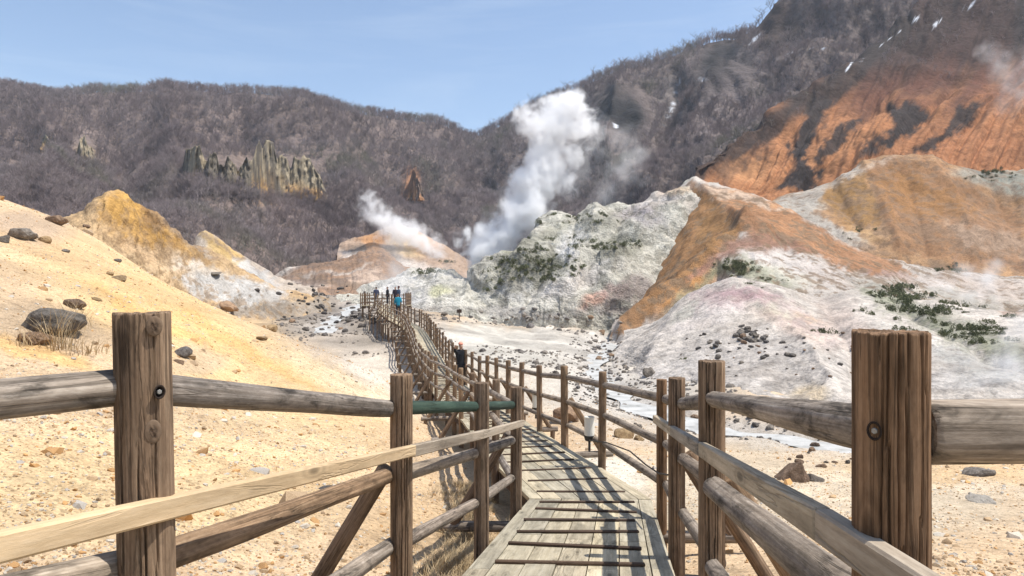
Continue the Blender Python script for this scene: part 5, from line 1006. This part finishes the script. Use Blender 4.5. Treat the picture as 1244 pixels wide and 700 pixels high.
# ------------------------------------------------------------------ steam
def steam_mat(name, blobs, dens, seed, ns, lo=.03, hi=1.15, amp=1.8, warp=1.2, aniso=0):
    """vapour whose thickness follows a chain of puffs, torn by noise; blobs are (x, y, z, radius, weight) in object space"""
    n = NT(name); c = n.n('ShaderNodeTexCoord').outputs['Object']
    def sc(v): m = n.n('ShaderNodeVectorMath', operation='ADD'); n.l(v, m.inputs[0]); m.inputs[1].default_value = (seed*13.1, seed*7.7, seed*3.3); return m.outputs[0]
    cs = sc(c); w = n.n('ShaderNodeTexNoise'); w.inputs['Scale'].default_value = ns*.7; w.inputs['Detail'].default_value = 3; n.l(cs, w.inputs['Vector'])
    s1 = n.n('ShaderNodeVectorMath', operation='SUBTRACT'); n.l(w.outputs['Color'], s1.inputs[0]); s1.inputs[1].default_value = (.5, .5, .5)
    rmean = sum(b[3] for b in blobs)/len(blobs)
    s2 = n.n('ShaderNodeVectorMath', operation='SCALE'); n.l(s1.outputs[0], s2.inputs[0]); s2.inputs['Scale'].default_value = rmean*warp*2
    s3 = n.n('ShaderNodeVectorMath', operation='ADD'); n.l(c, s3.inputs[0]); n.l(s2.outputs[0], s3.inputs[1]); f = None
    for x, y, z, r, wt in blobs:
        d = n.n('ShaderNodeVectorMath', operation='DISTANCE'); n.l(s3.outputs[0], d.inputs[0]); d.inputs[1].default_value = (x, y, z)
        k = n.math('MULTIPLY', n.math('MAXIMUM', n.math('MULTIPLY_ADD', d.outputs['Value'], -1/r, 1.0), 0.0), wt)
        f = k if f is None else n.math('SMOOTH_MAX', f, k, .15)
    nz = n.noise(cs, ns, 7, .66, .7)
    g = n.math('ADD', f, n.math('MULTIPLY', n.math('SUBTRACT', nz, .52), amp))
    g = n.math('MULTIPLY', g, n.math('MINIMUM', n.math('MULTIPLY', f, 6), 1.0))
    mr = n.n('ShaderNodeMapRange', interpolation_type='SMOOTHSTEP'); n.l(g, mr.inputs[0]); mr.inputs[1].default_value = lo; mr.inputs[2].default_value = hi; mr.inputs[3].default_value = 0; mr.inputs[4].default_value = dens
    v = n.n('ShaderNodeVolumePrincipled'); v.inputs['Color'].default_value = (1, 1, 1, 1); v.inputs['Anisotropy'].default_value = aniso; n.l(mr.outputs[0], v.inputs['Density'])
    n.l(v.outputs[0], n.out.inputs['Volume']); n.m.cycles.volume_step_rate = .35; return n.m
def plume(label, pb, dens, seed, ns=1.0, **k):
    W_ = [(Vector(P(x, y, Y)), r*Y/F, w) for x, y, Y, r, w in pb]; o0 = W_[0][0]
    bl = [(*(p-o0), r, w) for p, r, w in W_]
    bm = bmesh.new()
    for x, y, z, r, w in bl: bmesh.ops.create_icosphere(bm, subdivisions=2, radius=r*1.2, matrix=Matrix.Translation((x, y, z)))
    rm = sum(b[3] for b in bl)/len(bl)
    o = bmobj('steam_plume', bm, steam_mat('steam', bl, dens, seed, ns/rm, **k)); o.location = o0
    md = o.modifiers.new('skin', 'REMESH'); md.mode = 'VOXEL'; md.voxel_size = rm*.22
    return tag(o, label, 'steam', 'steam plumes of the valley')
plume('big white steam plume leaning right as it rises behind the pumice hill', [(576, 316, 124, 22, 1.2), (590, 306, 124, 27, 1.3), (604, 294, 124, 30, 1.3), (618, 278, 124, 32, 1.3), (632, 262, 125, 33, 1.3), (644, 244, 125, 33, 1.2), (650, 224, 126, 33, 1.2), (660, 204, 126, 33, 1.15), (664, 184, 127, 34, 1.1), (666, 164, 127, 34, 1.1), (678, 148, 128, 32, 1.1), (692, 134, 128, 27, 1.05), (704, 156, 128, 30, .9), (566, 290, 124, 16, .8), (646, 150, 127, 26, .8), (690, 190, 127, 26, .7), (684, 222, 126, 24, .6), (622, 240, 125, 22, .7), (612, 308, 122, 22, .7), (650, 262, 124, 20, .6)], 1.7, 1, 1.5)
plume('thin ragged steam drifting to the right of the big plume', [(720, 250, 130, 26, .6), (740, 232, 130, 30, .65), (756, 208, 130, 32, .75), (766, 188, 130, 28, .8), (754, 168, 130, 24, .75), (724, 176, 130, 30, .55), (730, 160, 130, 22, .5), (712, 214, 130, 30, .5), (780, 206, 130, 20, .6)], .17, 2, 1.4, amp=1.2)
plume('small white steam puff over the orange knoll', [(512, 292, 168, 20, .9), (496, 286, 168, 24, 1.1), (480, 280, 168, 24, 1.1), (466, 268, 168, 22, 1.0), (456, 254, 168, 19, .85), (448, 242, 168, 16, .8), (440, 254, 168, 16, .6), (520, 300, 168, 20, .9), (474, 292, 168, 18, .8), (530, 308, 166, 18, .7)], .8, 3, 1.5)
plume('faint grey steam veil at the left foot of the pumice hill', [(470, 345, 92, 26, .7), (478, 325, 96, 24, .7), (474, 306, 98, 20, .6), (500, 344, 92, 26, .6), (535, 330, 96, 26, .6), (560, 344, 86, 22, .6), (590, 372, 77, 20, .5), (640, 378, 77, 18, .5), (700, 376, 76, 20, .5), (480, 350, 84, 30, .8), (505, 362, 78, 24, .6)], .28, 4, 1.0, amp=.7)
plume('faint steam wisp at the right edge high on the orange mountain', [(1204, 62, 140, 18, .9), (1216, 80, 140, 24, 1), (1230, 98, 140, 26, 1), (1240, 120, 138, 24, .9), (1218, 126, 138, 20, .7), (1244, 76, 140, 24, .8)], .12, 5, 1.2, amp=1.0)
plume('low steam curling out of the hollow below the far orange hill', [(1180, 358, 68, 24, .8), (1196, 342, 70, 24, .9), (1170, 330, 72, 20, .7), (1204, 322, 74, 18, .6), (1150, 350, 70, 20, .6), (1214, 362, 66, 20, .6)], .5, 6, 1.1, amp=.9)
plume('thin steam drifting low across the slope at the right edge', [(1232, 424, 27, 34, .8), (1224, 450, 23.5, 38, .9), (1236, 480, 20.5, 40, .9), (1196, 466, 22, 30, .7), (1176, 440, 26, 26, .6), (1246, 396, 34, 30, .7)], .75, 7, 1.1, amp=.8)
# ------------------------------------------------------------------ people
def skin_mesh(name, vs, es, mat, parent, lev=2, root=0):
    m = bpy.data.meshes.new(name); m.from_pydata([v[:3] for v in vs], es, []); o = link(bpy.data.objects.new(name, m), parent); m.materials.append(mat)
    sk = o.modifiers.new('skin', 'SKIN'); sk.use_smooth_shade = True
    for k, v in enumerate(vs):
        d = m.skin_vertices[0].data[k]; r = v[3] if not isinstance(v[3], tuple) else v[3]; d.radius = r if isinstance(r, tuple) else (r, r); d.use_root = (k == root)
    s_ = o.modifiers.new('smooth', 'SUBSURF'); s_.levels = lev; s_.render_levels = lev; return o
def person(label, loc, yaw, H, coat, trousers, hat, skin=(.42, .25, .17), hair=(.03, .02, .015), raise_r=False, coat_len=.72, hooded=False):
    k = H/1.7; r_ = empty('person', loc, yaw); r_.scale = (k, k, k); tag(r_, label, 'person')
    ms = lambda nm, c, ro=.8: plain_mat(nm, c, ro, 12, .2)
    ela, wra = ((.30, .16, 1.42), (.33, .34, 1.58)) if raise_r else ((.24, -.02, 1.13), (.22, .10, .90))
    elb, wrb = (-.24, -.02, 1.13), (-.21, .10, .90)
    V = [(0, 0, .93, (.13, .10)), (0, 0, 1.10, (.125, .095)), (0, 0, 1.28, (.15, .105)), (0, -.01, 1.42, (.085, .07)), (0, 0, 1.49, .052), (0, .02, 1.55, (.066, .075)), (0, .015, 1.62, (.076, .092)), (0, .0, 1.69, (.05, .06)),
         (.16, -.01, 1.39, .06), (*ela, .042), (*wra, .027), (-.16, -.01, 1.39, .06), (*elb, .042), (*wrb, .027), (.085, 0, .86, .085), (.095, .015, .48, .055), (.1, 0, .09, .037), (.1, .09, .04, .036), (-.085, 0, .86, .085), (-.095, .015, .48, .055), (-.1, 0, .09, .037), (-.1, .09, .04, .036)]
    E = [(0, 1), (1, 2), (2, 3), (3, 4), (4, 5), (5, 6), (6, 7), (2, 8), (8, 9), (9, 10), (2, 11), (11, 12), (12, 13), (0, 14), (14, 15), (15, 16), (16, 17), (0, 18), (18, 19), (19, 20), (20, 21)]
    V.append((0, .112, 1.59, .012)); E.append((6, len(V)-1))                                   # nose
    for s_ in (-1, 1): V.append((s_*.085, 0, 1.6, .014)); E.append((6, len(V)-1))               # ears
    for wi, (wx, wy, wz), (ex, ey, ez) in ((10, wra, ela), (13, wrb, elb)):                     # hands: palm, four fingers, thumb
        d = Vector((wx-ex, wy-ey, wz-ez)).normalized(); sd = d.cross(Vector((0, 1, 0))).normalized(); up = sd.cross(d)
        w0 = Vector((wx, wy, wz)); pm = w0+d*.07; V.append((*pm, (.03, .018))); pi = len(V)-1; E.append((wi, pi))
        for f, ln in zip((-.03, -.01, .01, .03), (.06, .075, .08, .068)):
            a = pm+sd*f+d*.03; b = a+d*ln*.5-up*.005; c_ = b+d*ln*.4-up*.02; i = len(V); V += [(*a, .0095), (*b, .0085), (*c_, .007)]; E += [(pi, i), (i, i+1), (i+1, i+2)]
        a = w0+d*.03+sd*.032; b = a+d*.035+sd*.018-up*.012; i = len(V); V += [(*a, .011), (*b, .009)]; E += [(wi, i), (i, i+1)]
    skin_mesh('body', V, E, ms('skin', skin, .55), r_)
    cw = 1.0
    CV = [(0, 0, coat_len, (.205, .155)), (0, 0, .95, (.185, .145)), (0, 0, 1.12, (.175, .14)), (0, 0, 1.30, (.19, .145)), (0, -.01, 1.43, (.115, .10)), (0, 0, 1.485, (.07, .07)), (.185, -.01, 1.385, .085), (*ela, .064), (*[a+(b-a)*.94 for a, b in zip(ela, wra)], .048), (-.185, -.01, 1.385, .085), (*elb, .064), (*[a+(b-a)*.94 for a, b in zip(elb, wrb)], .048)]
    skin_mesh('coat', CV, [(0, 1), (1, 2), (2, 3), (3, 4), (4, 5), (3, 6), (6, 7), (7, 8), (3, 9), (9, 10), (10, 11)], ms('coat_cloth', coat), r_, root=2)
    skin_mesh('trousers', [(0, 0, .94, (.15, .12)), (.088, 0, .84, .1), (.096, .012, .48, .07), (.1, -.005, .12, .058), (-.088, 0, .84, .1), (-.096, .012, .48, .07), (-.1, -.005, .12, .058)], [(0, 1), (1, 2), (2, 3), (0, 4), (4, 5), (5, 6)], ms('trouser_cloth', trousers), r_)
    for s_ in (-1, 1): skin_mesh('shoe', [(s_*.1, -.03, .05, .05), (s_*.1, .06, .042, .048), (s_*.1, .15, .036, .036)], [(0, 1), (1, 2)], ms('shoe_leather', (.03, .027, .025), .5), r_)
    skin_mesh('hair', [(0, -.035, 1.56, (.082, .06)), (0, -.02, 1.64, (.088, .085)), (0, -.005, 1.71, (.06, .065))], [(0, 1), (1, 2)], ms('hair', hair, .6), r_)
    if hat: skin_mesh('knit_hat', [(0, -.012, 1.655, (.122, .128)), (0, -.015, 1.73, (.115, .12)), (0, -.02, 1.81, (.06, .065))], [(0, 1), (1, 2)], ms('hat_wool', hat, .95), r_)
    for s_ in (-1, 1):
        bm = bmesh.new(); bmesh.ops.create_uvsphere(bm, u_segments=10, v_segments=8, radius=.011); e = bmobj('eye', bm, M['lamp_dark'], r_, True); e.location = (s_*.03, .1, 1.625)
    return r_
def dz(y): return float(np.interp(y, PATH[:, 1], PATH[:, 2]))
person('small person in a long dark coat and salmon hat, one arm up on the fence', (-1.62, 21.6, dz(21.6)), PI+.35, 1.30, (.012, .013, .017), (.02, .02, .025), (.72, .32, .23), raise_r=True, coat_len=.6)
person('person in a bright teal blue jacket walking on the far bend of the boardwalk', (-8.68, 52, dz(52)), .4, 1.72, (.01, .22, .33), (.03, .03, .04), None, hair=(.16, .07, .035))
for x, y, yaw, c, hc, lab in ((-11.35, 62.2, 2.0, (.02, .02, .025), None, 'visitor in black on the viewing platform, left of the group of three'), (-10.75, 62.9, 3.0, (.05, .035, .05), None, 'visitor in dark plum clothes in the middle of the group on the viewing platform'), (-10.3, 62.0, 1.2, (.03, .05, .09), (.10, .03, .03), 'visitor in navy with a dark red hat, rightmost on the viewing platform'), (-12.45, 62.6, .2, (.06, .07, .12), None, 'visitor in a grey blue jacket alone at the left side of the viewing platform')):
    person(lab, (x, y, -1.56), yaw, 1.66, c, (.02, .02, .03), hc)
# knots on the cracked near left post
kn = NT('knot_wood'); c_ = kn.n('ShaderNodeTexCoord').outputs['Generated']; vm = kn.n('ShaderNodeVectorMath', operation='SUBTRACT'); kn.l(c_, vm.inputs[0]); vm.inputs[1].default_value = (.5, .5, .8)
vl = kn.n('ShaderNodeVectorMath', operation='LENGTH'); kn.l(vm.outputs[0], vl.inputs[0]); kd = kn.math('ADD', vl.outputs['Value'], kn.math('MULTIPLY', kn.noise(kn.coord(rnd=False), 160, 4), .22))
M['knot'] = kn.finish(kn.ramp(kd, (.12, (.04, .026, .018)), (.24, (.13, .085, .055)), (.30, (.06, .04, .026)), (.42, (.17, .115, .075)), (.62, (.16, .11, .072))), .9, kd, .5, .003)
def knot(px, py, root, c, R, sx, sy):
    d0 = Vector(((px-622)/F, 1, -(py-350)/F)); t = 1.44; p = d0*t; out = Vector((p.x-c[0], p.y-c[1], 0)).normalized(); p = Vector((c[0], c[1], p.z))+out*(R-.006)
    bm = bmesh.new(); bmesh.ops.create_uvsphere(bm, u_segments=20, v_segments=12, radius=1)
    for v in bm.verts: v.co = Vector((v.co.x*sx, v.co.y*sy, v.co.z*.0045*(1+.3*math.sin(v.co.x*9+v.co.y*7))))
    o = bmobj('knot', bm, M['knot'], root, True); o.location = p-root.location; o.rotation_euler = out.to_track_quat('Z', 'Y').to_euler()
knot(189, 397, fl_, (-.792, 1.5), .0575, .016, .022); knot(190, 527, fl_, (-.802, 1.5), .0575, .017, .026)
# ------------------------------------------------------------------ air
hz = bmesh.new(); bmesh.ops.create_cube(hz, size=1)
n = NT('haze_air'); v = n.n('ShaderNodeVolumePrincipled'); v.inputs['Color'].default_value = (.76, .88, 1, 1); v.inputs['Density'].default_value = .00016; v.inputs['Anisotropy'].default_value = .1; n.l(v.outputs[0], n.out.inputs['Volume'])
ho = bmobj('haze', hz, n.m); ho.scale = (11000, 11000, 420); ho.location = (0, 0, 420/2-30); tag(ho, 'thin blue haze filling the valley', 'haze', kind='stuff')
